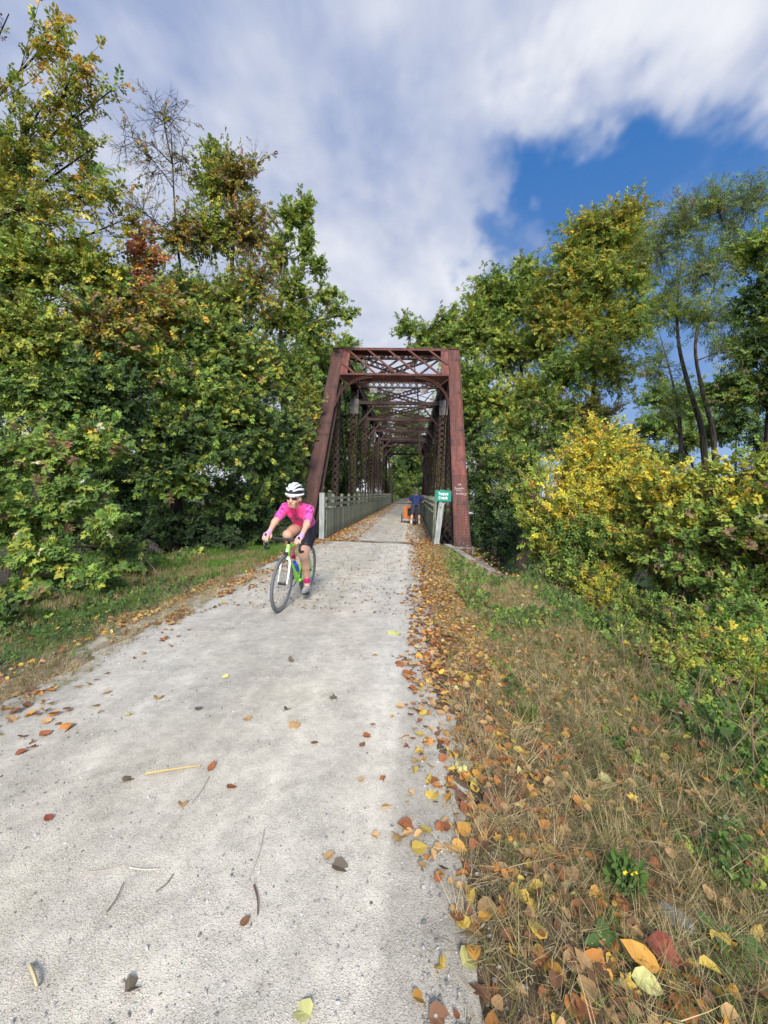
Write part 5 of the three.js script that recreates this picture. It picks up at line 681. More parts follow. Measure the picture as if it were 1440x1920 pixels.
// dead branches on the left bank under the maple
for (const [a, b, c, label] of [[[85, 1120], [150, 1150], [235, 1210], 'pale dead branch sloping down out of the maple sapling'], [[320, 1110], [420, 1090], [520, 1050], 'fallen branch lying along the top of the left bank'], [[200, 1190], [215, 1120], [240, 1070], 'thin bare sapling stem in the dark gap on the left bank'], [[285, 1180], [280, 1110], [262, 1040], 'thin leaning stem right of the bare sapling stem'], [[330, 1130], [300, 1080], [265, 1040], 'thin bent stem crossing the dark hollow on the left bank']]) { const D = 6.2 - 0.0 + (a[0] > 300 && b[0] > 400 ? 2 : 0), t = obj('dead_branch', tube([at(...a, D), at(...b, D + 0.1), at(...c, D)], [0.013, 0.006], 5, 10), BARK_G); tag(t, label, 'branch'); }
// ---------------------------------------------------------------- people and bicycles
// a smooth surface round a set of tapered capsules (naive surface nets)
const cap = (a, b, ra, rb = ra) => ({ a: V(...a), b: V(...b), ra, rb });
function sdf(caps, k, extra) {
  const C = caps.map((c) => ({ ...c, d: c.b.clone().sub(c.a), l: Math.max(1e-9, c.b.clone().sub(c.a).lengthSq()) }));
  return (x, y, z) => {
    let s = 9;
    for (const c of C) { const px = x - c.a.x, py = y - c.a.y, pz = z - c.a.z, t = clamp((px * c.d.x + py * c.d.y + pz * c.d.z) / c.l), qx = px - c.d.x * t, qy = py - c.d.y * t, qz = pz - c.d.z * t, d = Math.sqrt(qx * qx + qy * qy + qz * qz) - lerp(c.ra, c.rb, t); const h = clamp(0.5 + 0.5 * (s - d) / k); s = lerp(s, d, h) - k * h * (1 - h); }
    return extra ? extra(s, x, y, z) : s;
  };
}
function nets(f, caps, cell, color) {
  const lo = V(9, 9, 9), hi = V(-9, -9, -9); for (const c of caps) for (const [p, r] of [[c.a, c.ra], [c.b, c.rb]]) { lo.min(p.clone().subScalar(r + 0.03)); hi.max(p.clone().addScalar(r + 0.03)); }
  const n = hi.clone().sub(lo).divideScalar(cell).ceil().addScalar(1), nx = n.x, ny = n.y, nz = n.z, val = new Float32Array(nx * ny * nz), id = new Int32Array(nx * ny * nz).fill(-1), pos = [], idx = [], col = [];
  for (let k = 0; k < nz; k++) for (let j = 0; j < ny; j++) for (let i = 0; i < nx; i++) val[i + nx * (j + ny * k)] = f(lo.x + i * cell, lo.y + j * cell, lo.z + k * cell);
  const off = [0, 1, nx, nx + 1, nx * ny, nx * ny + 1, nx * ny + nx, nx * ny + nx + 1], E = [[0, 1], [2, 3], [4, 5], [6, 7], [0, 2], [1, 3], [4, 6], [5, 7], [0, 4], [1, 5], [2, 6], [3, 7]];
  for (let k = 0; k < nz - 1; k++) for (let j = 0; j < ny - 1; j++) for (let i = 0; i < nx - 1; i++) {
    const b = i + nx * (j + ny * k); let m = 0; for (let q = 0; q < 8; q++) if (val[b + off[q]] < 0) m |= 1 << q; if (!m || m === 255) continue;
    let x = 0, y = 0, z = 0, c = 0; for (const [p, q] of E) { const a = val[b + off[p]], d = val[b + off[q]]; if ((a < 0) === (d < 0)) continue; const t = a / (a - d); x += lerp(p & 1, q & 1, t); y += lerp((p >> 1) & 1, (q >> 1) & 1, t); z += lerp((p >> 2) & 1, (q >> 2) & 1, t); c++; }
    id[b] = pos.length / 3; pos.push(lo.x + (i + x / c) * cell, lo.y + (j + y / c) * cell, lo.z + (k + z / c) * cell); if (color) col.push(...color(pos[pos.length - 3], pos[pos.length - 2], pos[pos.length - 1]));
  }
  const S = [1, nx, nx * ny];
  for (let k = 1; k < nz - 1; k++) for (let j = 1; j < ny - 1; j++) for (let i = 1; i < nx - 1; i++) {
    const b = i + nx * (j + ny * k), a0 = val[b] < 0;
    for (let d = 0; d < 3; d++) { if (a0 === (val[b + S[d]] < 0)) continue; const u = S[(d + 1) % 3], v = S[(d + 2) % 3], q = [id[b - u - v], id[b - v], id[b], id[b - u]]; if (q.some((w) => w < 0)) continue; a0 ? idx.push(q[0], q[1], q[2], q[0], q[2], q[3]) : idx.push(q[0], q[2], q[1], q[0], q[3], q[2]); }
  }
  const g = geoFrom(pos, idx, pos.map(() => 0).slice(0, pos.length / 3 * 2)); g.setAttribute('color', new THREE.Float32BufferAttribute(color ? col : pos.map(() => 1), 3)); return g;
}
const merged = (gs) => mergeGeometries(gs.map((g) => g.toNonIndexed()));
const M_skin = new THREE.MeshPhysicalMaterial({ color: 0xffffff, vertexColors: true, roughness: 0.55 });
const cloth = (r, g, b, o = {}) => new THREE.MeshPhysicalMaterial({ color: rgb(r, g, b), roughness: 0.8, sheen: 0.3, sheenColor: rgb(r, g, b), vertexColors: true, ...o });
const SKIN = [0.60, 0.34, 0.235];
function headGeo(c, fwd, down) {      // skull, jaw, nose, ears; fwd and down give the way the face looks
  const Fz = V(...fwd).normalize(), Dn = V(...down); Dn.sub(Fz.clone().multiplyScalar(Dn.dot(Fz))).normalize(); const X = Dn.clone().negate().cross(Fz).normalize(), P = (x, y, z) => V(...c).addScaledVector(X, x).addScaledVector(Dn, -y).addScaledVector(Fz, z).toArray();
  const caps = [cap(P(0, 0.035, -0.03), P(0, 0.03, 0.015), 0.083, 0.078), cap(P(0, -0.02, 0.02), P(0, -0.075, 0.045), 0.060, 0.035), cap(P(0.02, -0.085, 0.058), P(-0.02, -0.085, 0.058), 0.024), cap(P(0.035, -0.03, 0.055), P(0.02, -0.06, 0.06), 0.026, 0.02), cap(P(-0.035, -0.03, 0.055), P(-0.02, -0.06, 0.06), 0.026, 0.02), cap(P(0, 0.005, 0.085), P(0, -0.028, 0.107), 0.008, 0.0125), cap(P(0.012, -0.03, 0.092), P(-0.012, -0.03, 0.092), 0.009), cap(P(0.02, -0.058, 0.082), P(-0.02, -0.058, 0.082), 0.009), cap(P(0.018, -0.066, 0.080), P(-0.018, -0.066, 0.080), 0.009), cap(P(0.04, 0.022, 0.062), P(-0.04, 0.022, 0.062), 0.022), cap(P(0.078, 0.01, -0.01), P(0.083, -0.025, -0.005), 0.014, 0.009), cap(P(-0.078, 0.01, -0.01), P(-0.083, -0.025, -0.005), 0.014, 0.009)];
  const lip0 = V(...P(0, -0.062, 0.088));
  return { g: nets(sdf(caps, 0.018), caps, 0.0042, (x, y, z) => { const d = V(x, y, z).sub(lip0), a = Math.abs(d.dot(X)), b = Math.abs(d.dot(Dn)); return a < 0.023 && b < 0.008 ? [0.42, 0.14, 0.13] : [SKIN[0] * 1.02, SKIN[1], SKIN[2]]; }), P };
}
function handGeo(w, dir, sx, curl, color) {      // palm, four fingers bent round the hood in front, thumb inside; w wrist, dir from wrist to knuckles
  const D = V(...dir).normalize(), X = V(sx, 0, 0), Dn = V(0, -1, 0); Dn.sub(D.clone().multiplyScalar(Dn.dot(D))).normalize(); const S = D.clone().cross(Dn).normalize(); if (S.x * sx < 0) S.negate();
  const P = (s, d, f) => V(...w).addScaledVector(S, s).addScaledVector(Dn, d).addScaledVector(D, f).toArray(), caps = [cap(P(-0.012, 0, 0.0), P(-0.018, 0.004, 0.075), 0.023, 0.021), cap(P(0.014, 0, 0.0), P(0.022, 0.004, 0.072), 0.022, 0.019)];
  for (let i = 0; i < 4; i++) { const s = -0.028 + i * 0.0195, L = [0.034, 0.039, 0.036, 0.028][i], a0 = 0.25; let p = [s, 0.004, 0.078], an = a0; for (let j = 0; j < 3; j++) { const q = [p[0] - 0.002 * sx * 0, p[1] + Math.sin(an) * L * (1 - j * 0.2), p[2] + Math.cos(an) * L * (1 - j * 0.2)]; caps.push(cap(P(...p), P(...q), 0.0095 - j * 0.0007, 0.009 - j * 0.0007)); p = q; an += curl; } }
  caps.push(cap(P(-0.026, 0.004, 0.015), P(-0.045, 0.02, 0.045), 0.013, 0.011), cap(P(-0.045, 0.02, 0.045), P(-0.038, 0.038, 0.07), 0.011, 0.009));
  return nets(sdf(caps, 0.007), caps, 0.004, color);
}
function bicycle(name, label, pos, turn, lean, K) {
  const t = thing(name, label, 'bicycle', pos, turn); t.rotation.order = 'YXZ'; t.rotation.z = lean;
  const lum = (c, o) => std({ color: rgb(...c), roughness: 0.35, ...o }), fr = new THREE.MeshPhysicalMaterial({ color: rgb(...K.frame), roughness: 0.3, clearcoat: 0.5 }), fk = new THREE.MeshPhysicalMaterial({ color: rgb(...K.fork), roughness: 0.3, clearcoat: 0.5 }), blk = lum([0.025, 0.025, 0.027], { roughness: 0.5 }), metal = lum([0.35, 0.35, 0.36], { metalness: 0.8 }), tyre = std({ color: rgb(...K.tyre), roughness: 0.85 }), rim = lum(K.rim, { metalness: 0.4 });
  const FA = V(0, 0.337, 0.565), RA = V(0, 0.337, -0.40), BBk = V(0, 0.27, 0), HT = V(0, 0.79, 0.445), HB = V(0, 0.655, 0.485), ST = V(0, 0.78, -0.16);
  const tb = (a, b, r0, r1 = r0, n = 10) => tube([a, b], [r0, r1], n);
  obj('frame', [tb(HT, HB, 0.024), tb(V(0, 0.765, 0.45), V(0, 0.755, -0.152), 0.017, 0.015), tb(V(0, 0.672, 0.478), BBk, 0.030, 0.027), tb(BBk, ST, 0.018, 0.016), tb(V(0.035, 0.27, 0), V(0.035, 0.27, 0), 0.02), tb(V(-0.04, 0.27, 0), V(0.04, 0.27, 0), 0.024), ...[-1, 1].flatMap((s) => [tb(V(s * 0.03, 0.27, -0.02), V(s * 0.062, 0.337, -0.40), 0.013, 0.009), tb(V(s * 0.018, 0.75, -0.15), V(s * 0.062, 0.337, -0.40), 0.009, 0.008)])], fr, t);
  obj('head_badge', tb(V(0, 0.74, 0.485), V(0, 0.70, 0.497), 0.016, 0.016), fk, t);
  obj('fork', [tb(V(0, 0.655, 0.487), V(0, 0.615, 0.497), 0.026, 0.03), ...[-1, 1].map((s) => tube([V(s * 0.02, 0.645, 0.49), V(s * 0.048, 0.60, 0.502), V(s * 0.055, 0.44, 0.535), V(s * 0.054, 0.337, 0.565)], [0.017, 0.009], 8, 8))], fk, t);
  obj('seat_post', tb(ST, V(0, 0.905, -0.198), 0.0135), blk, t);
  { const s = new THREE.Shape(); s.moveTo(0, 0.15); s.bezierCurveTo(0.02, 0.15, 0.025, 0.08, 0.03, 0.02); s.bezierCurveTo(0.04, -0.04, 0.075, -0.06, 0.07, -0.11); s.bezierCurveTo(0.06, -0.13, 0.02, -0.125, 0, -0.115); s.bezierCurveTo(-0.02, -0.125, -0.06, -0.13, -0.07, -0.11); s.bezierCurveTo(-0.075, -0.06, -0.04, -0.04, -0.03, 0.02); s.bezierCurveTo(-0.025, 0.08, -0.02, 0.15, 0, 0.15); const g = new THREE.ExtrudeGeometry(s, { depth: 0.025, bevelEnabled: true, bevelSize: 0.008, bevelThickness: 0.01, bevelSegments: 2, curveSegments: 6 }).rotateX(Math.PI / 2).translate(0, 0.94, -0.21); obj('saddle', g, blk, t); }
  obj('stem', [tb(V(0, 0.79, 0.445), V(0, 0.845, 0.43), 0.016), tb(V(0, 0.838, 0.43), V(0, 0.862, 0.53), 0.016, 0.018)], blk, t);
  obj('handlebar', [-1, 1].map((s) => tube(K.drop ? [V(0, 0.862, 0.53), V(s * 0.17, 0.862, 0.53), V(s * 0.195, 0.865, 0.55), V(s * 0.2, 0.868, 0.61), V(s * 0.203, 0.84, 0.655), V(s * 0.207, 0.785, 0.66), V(s * 0.208, 0.745, 0.615), V(s * 0.208, 0.738, 0.53)] : [V(0, 0.93, 0.50), V(s * 0.15, 0.94, 0.49), V(s * 0.32, 0.95, 0.42)], [0.0165, 0.0165], 8, 24)), blk, t);
  for (const s of [-1, 1]) { if (!K.drop) continue; const g = obj('brake_hood', tube([V(s * 0.2, 0.868, 0.60), V(s * 0.2, 0.885, 0.65), V(s * 0.198, 0.92, 0.685)], [0.019, 0.014], 8, 6), blk, t); obj('brake_lever', tube([V(s * 0.2, 0.90, 0.69), V(s * 0.203, 0.84, 0.705), V(s * 0.206, 0.785, 0.69)], [0.008, 0.006], 6, 6), metal, t); }
  for (const [A, nm] of [[FA, 'wheel'], [RA, 'wheel']]) {
    const w = new THREE.Group(); w.name = nm; w.position.copy(A); t.add(w); const rot = (g) => g.rotateY(Math.PI / 2);
    obj('tyre', rot(new THREE.TorusGeometry(0.319, K.fat ?? 0.0165, 10, 56)), tyre, w);
    obj('rim', rot(new THREE.LatheGeometry([[0.28, -0.008], [0.306, -0.012], [0.31, 0], [0.306, 0.012], [0.28, 0.008], [0.28, -0.008]].map(([x, y]) => new THREE.Vector2(x, y)), 56).rotateX(Math.PI / 2)), rim, w);
    const sp = []; for (let i = 0; i < 24; i++) { const a = i / 24 * 6.283, s = i % 2 ? 1 : -1; sp.push(tube([V(s * 0.03, Math.sin(a + 0.3 * s) * 0.02, Math.cos(a + 0.3 * s) * 0.02), V(0, Math.sin(a) * 0.285, Math.cos(a) * 0.285)], [0.0016, 0.0013], 3)); } stuff(obj('spokes', sp, metal, w));
    obj('hub', tb(V(-0.05, 0, 0), V(0.05, 0, 0), 0.016), blk, w);
  }
  obj('chainring', new THREE.TorusGeometry(0.088, 0.006, 5, 36).rotateY(Math.PI / 2).translate(-0.055, 0.27, 0), metal, t);
  const cr = K.crank ?? 0; for (const s of [1, -1]) { const e = V(s * 0.075, 0.27 - s * 0.168 * Math.cos(cr), s * 0.168 * Math.sin(cr)); obj('crank_arm', tb(V(s * 0.065, 0.27, 0), e, 0.013, 0.010), blk, t); obj('pedal', bx(0.075, 0.018, 0.07, e.x + s * 0.05, e.y, e.z), blk, t); }
  stuff(obj('chain', [tb(V(-0.055, 0.357, 0.0), V(-0.05, 0.372, -0.40), 0.004), tb(V(-0.055, 0.183, 0.0), V(-0.05, 0.29, -0.37), 0.004)], blk, t));
  obj('brake', [bx(0.05, 0.04, 0.02, 0, 0.69, 0.52)], blk, t);
  return t;
}
const RIDE = V(-1.459, 0.004, -5.461), TURN = -0.0728, LEAN = -0.058;
bicycle('racing_bicycle', 'bright green and white racing bicycle ridden toward the camera by the cyclist in pink', RIDE, TURN, LEAN, { frame: [0.25, 0.74, 0.055], fork: [0.78, 0.84, 0.70], tyre: [0.13, 0.135, 0.145], rim: [0.22, 0.225, 0.235], drop: true });
{ // bottle in its cage on the down tube
  const t = thing('water_bottle', 'blue plastic water bottle held in the green bicycle frame', 'bottle', RIDE, TURN); t.rotation.order = 'YXZ'; t.rotation.z = LEAN;
  const d = V(0, 0.672, 0.478).sub(V(0, 0.27, 0)).normalize(), up = V(0, d.z, -d.y), a = V(0, 0.27, 0).addScaledVector(d, 0.15).addScaledVector(up, 0.064), q = new THREE.Quaternion().setFromUnitVectors(V(0, 1, 0), d), body = new THREE.LatheGeometry([[0, 0], [0.034, 0.002], [0.037, 0.02], [0.037, 0.075], [0.032, 0.085], [0.032, 0.1], [0.037, 0.11], [0.037, 0.165], [0.03, 0.18], [0.0, 0.182]].map(([x, y]) => new THREE.Vector2(x, y)), 20);
  const m = obj('bottle_body', body, std({ color: rgb(0.02, 0.11, 0.62), roughness: 0.35 }), t), c = obj('bottle_cap', new THREE.CylinderGeometry(0.014, 0.03, 0.035, 14).translate(0, 0.195, 0), std({ color: rgb(0.02, 0.06, 0.35), roughness: 0.4 }), t); for (const k of [m, c]) { k.quaternion.copy(q); k.position.copy(a); }
}
{ // the cyclist in pink
  const t = thing('person', 'cyclist in a pink jersey, black shorts and white helmet leaning over drop handlebars', 'person', RIDE, TURN); t.rotation.order = 'YXZ'; t.rotation.z = LEAN;
  const J = { hL: [0.085, 0.955, -0.13], hR: [-0.085, 0.955, -0.13], kL: [0.105, 0.62, 0.165], aL: [0.115, 0.225, -0.055], kR: [-0.085, 0.885, 0.285], aR: [-0.105, 0.535, -0.045], sL: [0.152, 1.215, 0.235], sR: [-0.152, 1.215, 0.235], eL: [0.195, 1.045, 0.42], eR: [-0.205, 1.04, 0.42], wL: [0.195, 0.925, 0.585], wR: [-0.2, 0.925, 0.585] };
  const torso = [cap([0.055, 0.975, -0.14], [0.05, 1.06, -0.01], 0.100, 0.084), cap([-0.055, 0.975, -0.14], [-0.05, 1.06, -0.01], 0.100, 0.084), cap([0.05, 1.06, -0.01], [0.070, 1.180, 0.17], 0.080, 0.078), cap([-0.05, 1.06, -0.01], [-0.070, 1.180, 0.17], 0.080, 0.078), cap([0.07, 1.15, 0.2], [0.06, 1.12, 0.12], 0.062, 0.05), cap([-0.07, 1.15, 0.2], [-0.06, 1.12, 0.12], 0.062, 0.05), cap(J.sL, [0.06, 1.228, 0.24], 0.052, 0.058), cap(J.sR, [-0.06, 1.228, 0.24], 0.052, 0.058)];
  const neck = [cap([0, 1.22, 0.24], [0, 1.29, 0.35], 0.054, 0.05)];
  const arms = ['L', 'R'].flatMap((s) => [cap(J['s' + s], J['e' + s], 0.050, 0.038), cap(J['e' + s], J['w' + s], 0.038, 0.025)]);
  const legs = ['L', 'R'].flatMap((s) => { const k = J['k' + s], a = J['a' + s], m = V(...k).lerp(V(...a), 0.35).add(V(0, -0.006, -0.022)).toArray(); return [cap(J['h' + s], k, 0.088, 0.056), cap(k, m, 0.052, 0.053), cap(m, a, 0.052, 0.031)]; });
  const feet = [cap(J.aL, [0.115, 0.15, 0.02], 0.034, 0.03), cap(J.aR, [-0.105, 0.47, 0.03], 0.034, 0.03)];
  const all = [...torso, ...neck, ...arms, ...legs, ...feet], h = headGeo([0, 1.350, 0.40], [0.0, -0.16, 1], [0, -1, -0.05]);
  const skin = () => SKIN, dL = V(...J.wL).sub(V(...J.eL)).toArray();
  obj('body', merged([nets(sdf(all, 0.03), all, 0.0105, skin), h.g, handGeo(J.wL, [-0.05, -0.28, 1], 1, 0.75, skin), handGeo(J.wR, [0.05, -0.28, 1], -1, 0.75, skin)]), M_skin, t);
  // jersey with dark rose print on the sleeves and chest
  const slv = ['L', 'R'].map((s) => cap(J['s' + s], V(...J['s' + s]).lerp(V(...J['e' + s]), 0.66).toArray(), 0.050, 0.048)), top = [...torso, ...slv, cap([0, 1.215, 0.235], [0, 1.242, 0.272], 0.058, 0.054)];
  const hem = V(0, -0.60, -0.80), hp = V(0, 1.0, -0.075), jer = sdf(top, 0.03, (s, x, y, z) => Math.max(s - 0.007, (x * hem.x + (y - hp.y) * hem.y + (z - hp.z) * hem.z)));
  obj('jersey', nets(jer, top, 0.0085, (x, y, z) => { const sl = Math.abs(x) > 0.125, n = Math.abs(fbm(x * 26 + 3, y * 26, 2, z * 26) - 0.5), chest = Math.hypot(x - 0.0, y - 1.09, z - 0.2) < 0.075 && z > 0.05; const p = (sl && n < 0.075) || (chest && n < 0.09) || (!sl && n < 0.012 && y > 1.15); const zip = Math.abs(x) < 0.005 && y > 1.13; return p ? [0.30, 0.022, 0.20] : zip ? [0.4, 0.02, 0.14] : sl ? [0.76, 0.085, 0.36] : [0.88, 0.045, 0.235]; }), cloth(1, 1, 1), t);
  const shorts = [...torso.slice(0, 4), ...['L', 'R'].map((s) => cap(J['h' + s], V(...J['h' + s]).lerp(V(...J['k' + s]), 0.62).toArray(), 0.094, 0.074))];
  obj('shorts', nets(sdf(shorts, 0.03, (s, x, y, z) => { let d = s - 0.0055; const w = (y - 1.02) * 0.60 + (z - -0.05) * 0.8; d = Math.max(d, w); return d; }), shorts, 0.0095), cloth(0.014, 0.013, 0.022, { roughness: 0.55 }), t);
  for (const s of ['L', 'R']) {
    const a = V(...J['a' + s]), k = V(...J['k' + s]), up = a.clone().lerp(k, 0.19).toArray(), sock = [cap(J['a' + s], up, 0.0365, 0.042)], x = a.x, y = a.y;
    obj('sock', nets(sdf(sock, 0.01), sock, 0.007), cloth(0.56, 0.02, 0.15), t);
    const sole = y - 0.105, shoe = [cap([x, y - 0.035, a.z - 0.005], [x, sole + 0.03, a.z - 0.045], 0.040, 0.034), cap([x, sole + 0.032, a.z - 0.05], [x, sole + 0.02, a.z + 0.10], 0.032, 0.034), cap([x, sole + 0.07, a.z + 0.02], [x, sole + 0.025, a.z + 0.14], 0.034, 0.027)];
    const sh = obj('shoe', nets(sdf(shoe, 0.02, (d, px, py) => Math.max(d, sole - 0.004 - py)), shoe, 0.006, (px, py, pz) => py < sole + 0.012 ? [0.03, 0.03, 0.035] : Math.abs(((pz - a.z) % 0.04) - 0.015) < 0.006 && py > sole + 0.05 ? [0.5, 0.5, 0.53] : [0.20, 0.195, 0.21]), cloth(1, 1, 1, { roughness: 0.4 }), t);
    const sx = s === 'L' ? 1 : -1, g = [cap(J['w' + s], V(...J['w' + s]).add(V(-0.012 * sx, -0.018, 0.07)).toArray(), 0.030, 0.027), cap(J['w' + s], V(...J['w' + s]).add(V(0.016 * sx, -0.018, 0.068)).toArray(), 0.029, 0.025), cap(V(...J['w' + s]).lerp(V(...J['e' + s]), 0.14).toArray(), J['w' + s], 0.029, 0.029)];
    obj('glove', nets(sdf(g, 0.012), g, 0.006, (px, py, pz) => (fbm(px * 40, py * 40, 2, 3) > 0.55 ? [0.62, 0.30, 0.48] : [0.50, 0.36, 0.50])), cloth(1, 1, 1), t);
  }
  // helmet: dark shell with white ribs and a white rim
  const Hm = part('helmet', t, V(0, 1.412, 0.38), V(1, 0, 0), V(0, 0.97, 0.02)), E = (a, b, k = 1) => V(Math.sin(a) * 0.098 * k * Math.cos(b * 0.98), Math.cos(a) * Math.cos(b) * 0.112 * k, Math.sin(b) * 0.140 * k);
  { const g = new THREE.SphereGeometry(1, 32, 20, 0, 6.2832, 0, 1.72); g.scale(0.094, 0.100, 0.134); obj('shell', g.translate(0, 0.008, -0.01), std({ color: rgb(0.02, 0.022, 0.035), roughness: 0.5 }), Hm);
    const ribs = []; for (const a of [-1.18, -0.62, -0.17, 0.17, 0.62, 1.18]) { const ps = []; for (let b = -1.25; b <= 1.26; b += 0.25) ps.push(E(a * (1 - 0.12 * Math.abs(b)), b, 1.0).add(V(0, 0.004, -0.01))); ribs.push(tube(ps, (q) => 0.0145 * (0.6 + 0.4 * Math.sin(q * Math.PI)), 8, 30)); }
    const rim = []; for (let i = 0; i <= 24; i++) { const a = i / 24 * 6.2832; rim.push(V(Math.sin(a) * 0.097, -0.012 - 0.012 * Math.cos(a), Math.cos(a) * 0.137 - 0.01)); } ribs.push(tube(rim, [0.013, 0.013], 8, 48)); obj('white_ribs', ribs, std({ color: rgb(0.84, 0.85, 0.86), roughness: 0.35 }), Hm);
    obj('strap', [tube([V(0.082, -0.01, 0.02), V(0.07, -0.09, 0.035), V(0.02, -0.138, 0.055)], [0.0035, 0.0035], 5, 6), tube([V(-0.082, -0.01, 0.02), V(-0.07, -0.09, 0.035), V(-0.02, -0.138, 0.055)], [0.0035, 0.0035], 5, 6)], std({ color: rgb(0.6, 0.6, 0.62) }), Hm); }
  const sg = part('sunglasses', t, V(...h.P(0, 0.016, 0)), V(1, 0, 0), V(0, 0.99, 0.16));
  obj('lens', [-1, 1].map((s) => { const g = new THREE.SphereGeometry(1, 14, 8); g.scale(0.035, 0.022, 0.014); return g.rotateY(s * 0.25).translate(s * 0.037, -0.003, 0.083); }), std({ color: rgb(0.012, 0.010, 0.012), roughness: 0.12 }), sg);
  obj('spectacle_frame', [tube([V(-0.08, 0.018, 0.045), V(-0.04, 0.019, 0.088), V(0, 0.016, 0.098), V(0.04, 0.019, 0.088), V(0.08, 0.018, 0.045)], [0.0055, 0.0055], 6, 24), ...[-1, 1].map((s) => tube([V(s * 0.079, 0.017, 0.05), V(s * 0.086, 0.012, -0.02)], [0.0045, 0.0035], 5))], std({ color: rgb(0.8, 0.8, 0.82), roughness: 0.3 }), sg);
  obj('hair', [tube([V(0.0, 1.36, 0.30), V(0.03, 1.305, 0.255), V(0.05, 1.25, 0.21), V(0.055, 1.215, 0.19)], (q) => 0.028 * (1 - 0.6 * q), 8, 12), ...[-1, 1].map((s) => tube([V(s * 0.078, 1.375, 0.395), V(s * 0.082, 1.335, 0.375), V(s * 0.06, 1.305, 0.345)], [0.016, 0.012], 6, 6))], std({ color: rgb(0.42, 0.22, 0.10), roughness: 0.6 }), t);
}
// the second rider, seen from behind astride a dark bicycle, and a child trailer beyond
const P2 = V(0.235, 0.006, -20.05);
bicycle('touring_bicycle', 'dark bicycle under the rider in the navy shirt on the bridge', P2.clone(), Math.PI, 0.02, { frame: [0.03, 0.03, 0.035], fork: [0.03, 0.03, 0.035], tyre: [0.03, 0.03, 0.03], rim: [0.04, 0.04, 0.045], drop: false, fat: 0.024 });
{
  const t = thing('person', 'rider in a navy shirt and grey shorts seen from behind on the bridge', 'person', P2, Math.PI);
  const J = { hL: [0.09, 0.90, -0.14], hR: [-0.09, 0.90, -0.14], kL: [0.16, 0.47, -0.02], aL: [0.19, 0.09, -0.12], kR: [-0.16, 0.47, 0.0], aR: [-0.18, 0.09, -0.08], sL: [0.195, 1.29, 0.10], sR: [-0.195, 1.29, 0.10], eL: [0.31, 1.08, 0.10], eR: [-0.32, 1.07, 0.10], wL: [0.31, 0.985, 0.32], wR: [-0.31, 0.985, 0.32] };
  const torso = [cap([0.07, 0.92, -0.14], [0.07, 1.05, -0.06], 0.115, 0.105), cap([-0.07, 0.92, -0.14], [-0.07, 1.05, -0.06], 0.115, 0.105), cap([0.07, 1.05, -0.06], [0.09, 1.22, 0.05], 0.105, 0.11), cap([-0.07, 1.05, -0.06], [-0.09, 1.22, 0.05], 0.105, 0.11), cap(J.sL, J.sR, 0.065)], arms = ['L', 'R'].flatMap((s) => [cap(J['s' + s], J['e' + s], 0.055, 0.043), cap(J['e' + s], J['w' + s], 0.042, 0.028)]);
  const legs = ['L', 'R'].flatMap((s) => [cap(J['h' + s], J['k' + s], 0.095, 0.06), cap(J['k' + s], V(...J['k' + s]).lerp(V(...J['a' + s]), 0.4).add(V(0, 0, -0.02)).toArray(), 0.056, 0.06), cap(V(...J['k' + s]).lerp(V(...J['a' + s]), 0.4).add(V(0, 0, -0.02)).toArray(), J['a' + s], 0.058, 0.035)]), neck = [cap([0, 1.28, 0.10], [0, 1.36, 0.17], 0.058, 0.054)], all = [...torso, ...arms, ...legs, ...neck], h = headGeo([0, 1.415, 0.195], [0, -0.35, 1], [0, -1, -0.2]);
  const skin = () => [0.55, 0.31, 0.22];
  obj('body', merged([nets(sdf(all, 0.03), all, 0.014, skin), h.g, handGeo(J.wL, [-0.05, -0.1, 1], 1, 0.8, skin), handGeo(J.wR, [0.05, -0.1, 1], -1, 0.8, skin)]), M_skin, t);
  const shirt = [...torso, ...['L', 'R'].map((s) => cap(J['s' + s], V(...J['s' + s]).lerp(V(...J['e' + s]), 0.7).toArray(), 0.068, 0.064))];
  obj('shirt', nets(sdf(shirt, 0.03, (s, x, y, z) => Math.max(s - 0.014, 0.93 - y)), shirt, 0.012), cloth(0.008, 0.017, 0.085), t);
  const sh = [...torso.slice(0, 2), ...['L', 'R'].map((s) => cap(J['h' + s], V(...J['h' + s]).lerp(V(...J['k' + s]), 0.85).toArray(), 0.108, 0.094))];
  obj('shorts', nets(sdf(sh, 0.03, (s, x, y, z) => Math.max(s - 0.008, y - 0.97)), sh, 0.012), cloth(0.05, 0.053, 0.075), t);
  for (const s of ['L', 'R']) { const a = J['a' + s], f = [cap([a[0], 0.05, a[2] - 0.05], [a[0] * 1.05, 0.04, a[2] + 0.15], 0.042, 0.036), cap([a[0], 0.09, a[2]], [a[0], 0.05, a[2] + 0.03], 0.044, 0.05)]; obj('shoe', nets(sdf(f, 0.02, (d, x, y) => Math.max(d, 0.005 - y)), f, 0.011), cloth(0.6, 0.6, 0.6), t); const k = [cap(a, V(...a).lerp(V(...J['k' + s]), 0.2).toArray(), 0.042, 0.05)]; obj('sock', nets(sdf(k, 0.01), k, 0.012), cloth(0.6, 0.6, 0.6), t); }
  const hc = V(...h.P(0, 0.05, -0.02)); const g = new THREE.SphereGeometry(1, 18, 12); g.scale(0.088, 0.085, 0.098); obj('hair', g.translate(hc.x, hc.y - 0.004, hc.z - 0.014), std({ color: rgb(0.09, 0.075, 0.06), roughness: 0.8 }), t);
}
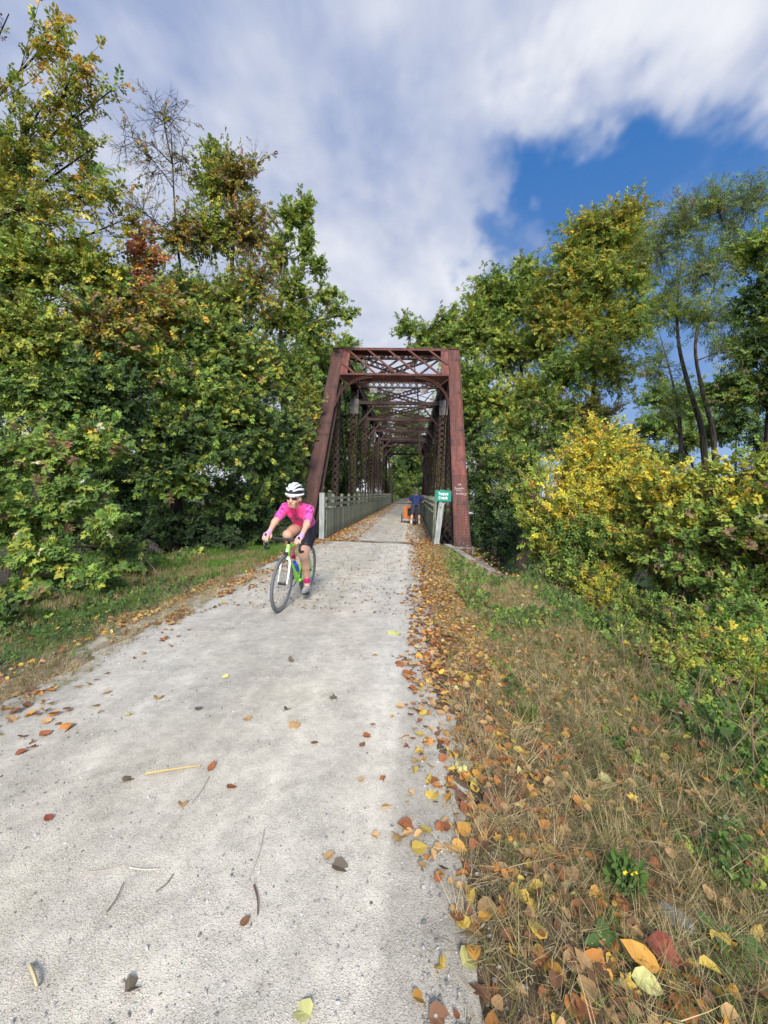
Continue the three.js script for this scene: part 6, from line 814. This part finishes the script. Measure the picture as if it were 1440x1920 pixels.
{
  const t = thing('bicycle_trailer', 'orange two wheeled child trailer standing left of the rider in the navy shirt', 'trailer', V(-0.03, 0.006, -21.3), Math.PI), org = cloth(0.50, 0.15, 0.03), dk = std({ color: rgb(0.02, 0.02, 0.022), roughness: 0.7 });
  const s = new THREE.Shape(); s.moveTo(-0.40, 0.22); s.lineTo(-0.42, 0.50); s.quadraticCurveTo(-0.40, 0.76, -0.10, 0.78); s.lineTo(0.10, 0.74); s.quadraticCurveTo(0.34, 0.6, 0.46, 0.30); s.lineTo(0.40, 0.20); s.lineTo(-0.40, 0.22);
  const body = new THREE.ExtrudeGeometry(s, { depth: 0.56, bevelEnabled: true, bevelSize: 0.03, bevelThickness: 0.03, bevelSegments: 3, curveSegments: 10 }).rotateY(-Math.PI / 2).translate(0.28, 0, 0); body.setAttribute('color', new THREE.Float32BufferAttribute(new Float32Array(body.attributes.position.count * 3).fill(1), 3)); obj('cover', body, org, t);
  obj('mesh_window', new RoundedBoxGeometry(0.36, 0.34, 0.02, 3, 0.03).rotateX(0.0).translate(-0.06, 0.52, -0.455), dk, t); obj('side_window', [-1, 1].map((k) => new RoundedBoxGeometry(0.02, 0.24, 0.42, 3, 0.03).translate(k * 0.31, 0.52, 0.0)), dk, t);
  obj('frame', [tube([V(-0.34, 0.22, -0.40), V(0.34, 0.22, -0.40)], [0.016, 0.016], 8), tube([V(-0.42, 0.22, -0.05), V(0.42, 0.22, -0.05)], [0.016, 0.016], 8), tube([V(0.32, 0.22, -0.40), V(0.32, 0.22, 0.42)], [0.016, 0.016], 8), tube([V(-0.32, 0.22, -0.40), V(-0.32, 0.22, 0.42)], [0.016, 0.016], 8)], dk, t);
  obj('tow_arm', tube([V(0.30, 0.22, 0.42), V(0.32, 0.26, 0.7), V(0.15, 0.32, 1.1)], [0.016, 0.014], 8, 10), dk, t);
  for (const k of [-1, 1]) { const w = new THREE.Group(); w.name = 'wheel'; w.position.set(k * 0.40, 0.215, -0.05); t.add(w); obj('tyre', new THREE.TorusGeometry(0.192, 0.023, 8, 36).rotateY(Math.PI / 2), dk, w); obj('hub', tube([V(-0.03, 0, 0), V(0.03, 0, 0)], [0.02, 0.02], 8), dk, w); const sp = []; for (let i = 0; i < 16; i++) { const a = i * 0.3927; sp.push(tube([V(0, Math.sin(a) * 0.02, Math.cos(a) * 0.02), V(0, Math.sin(a) * 0.185, Math.cos(a) * 0.185)], [0.002, 0.002], 3)); } stuff(obj('spokes', sp, dk, w)); }
}
renderer.render(scene, camera);
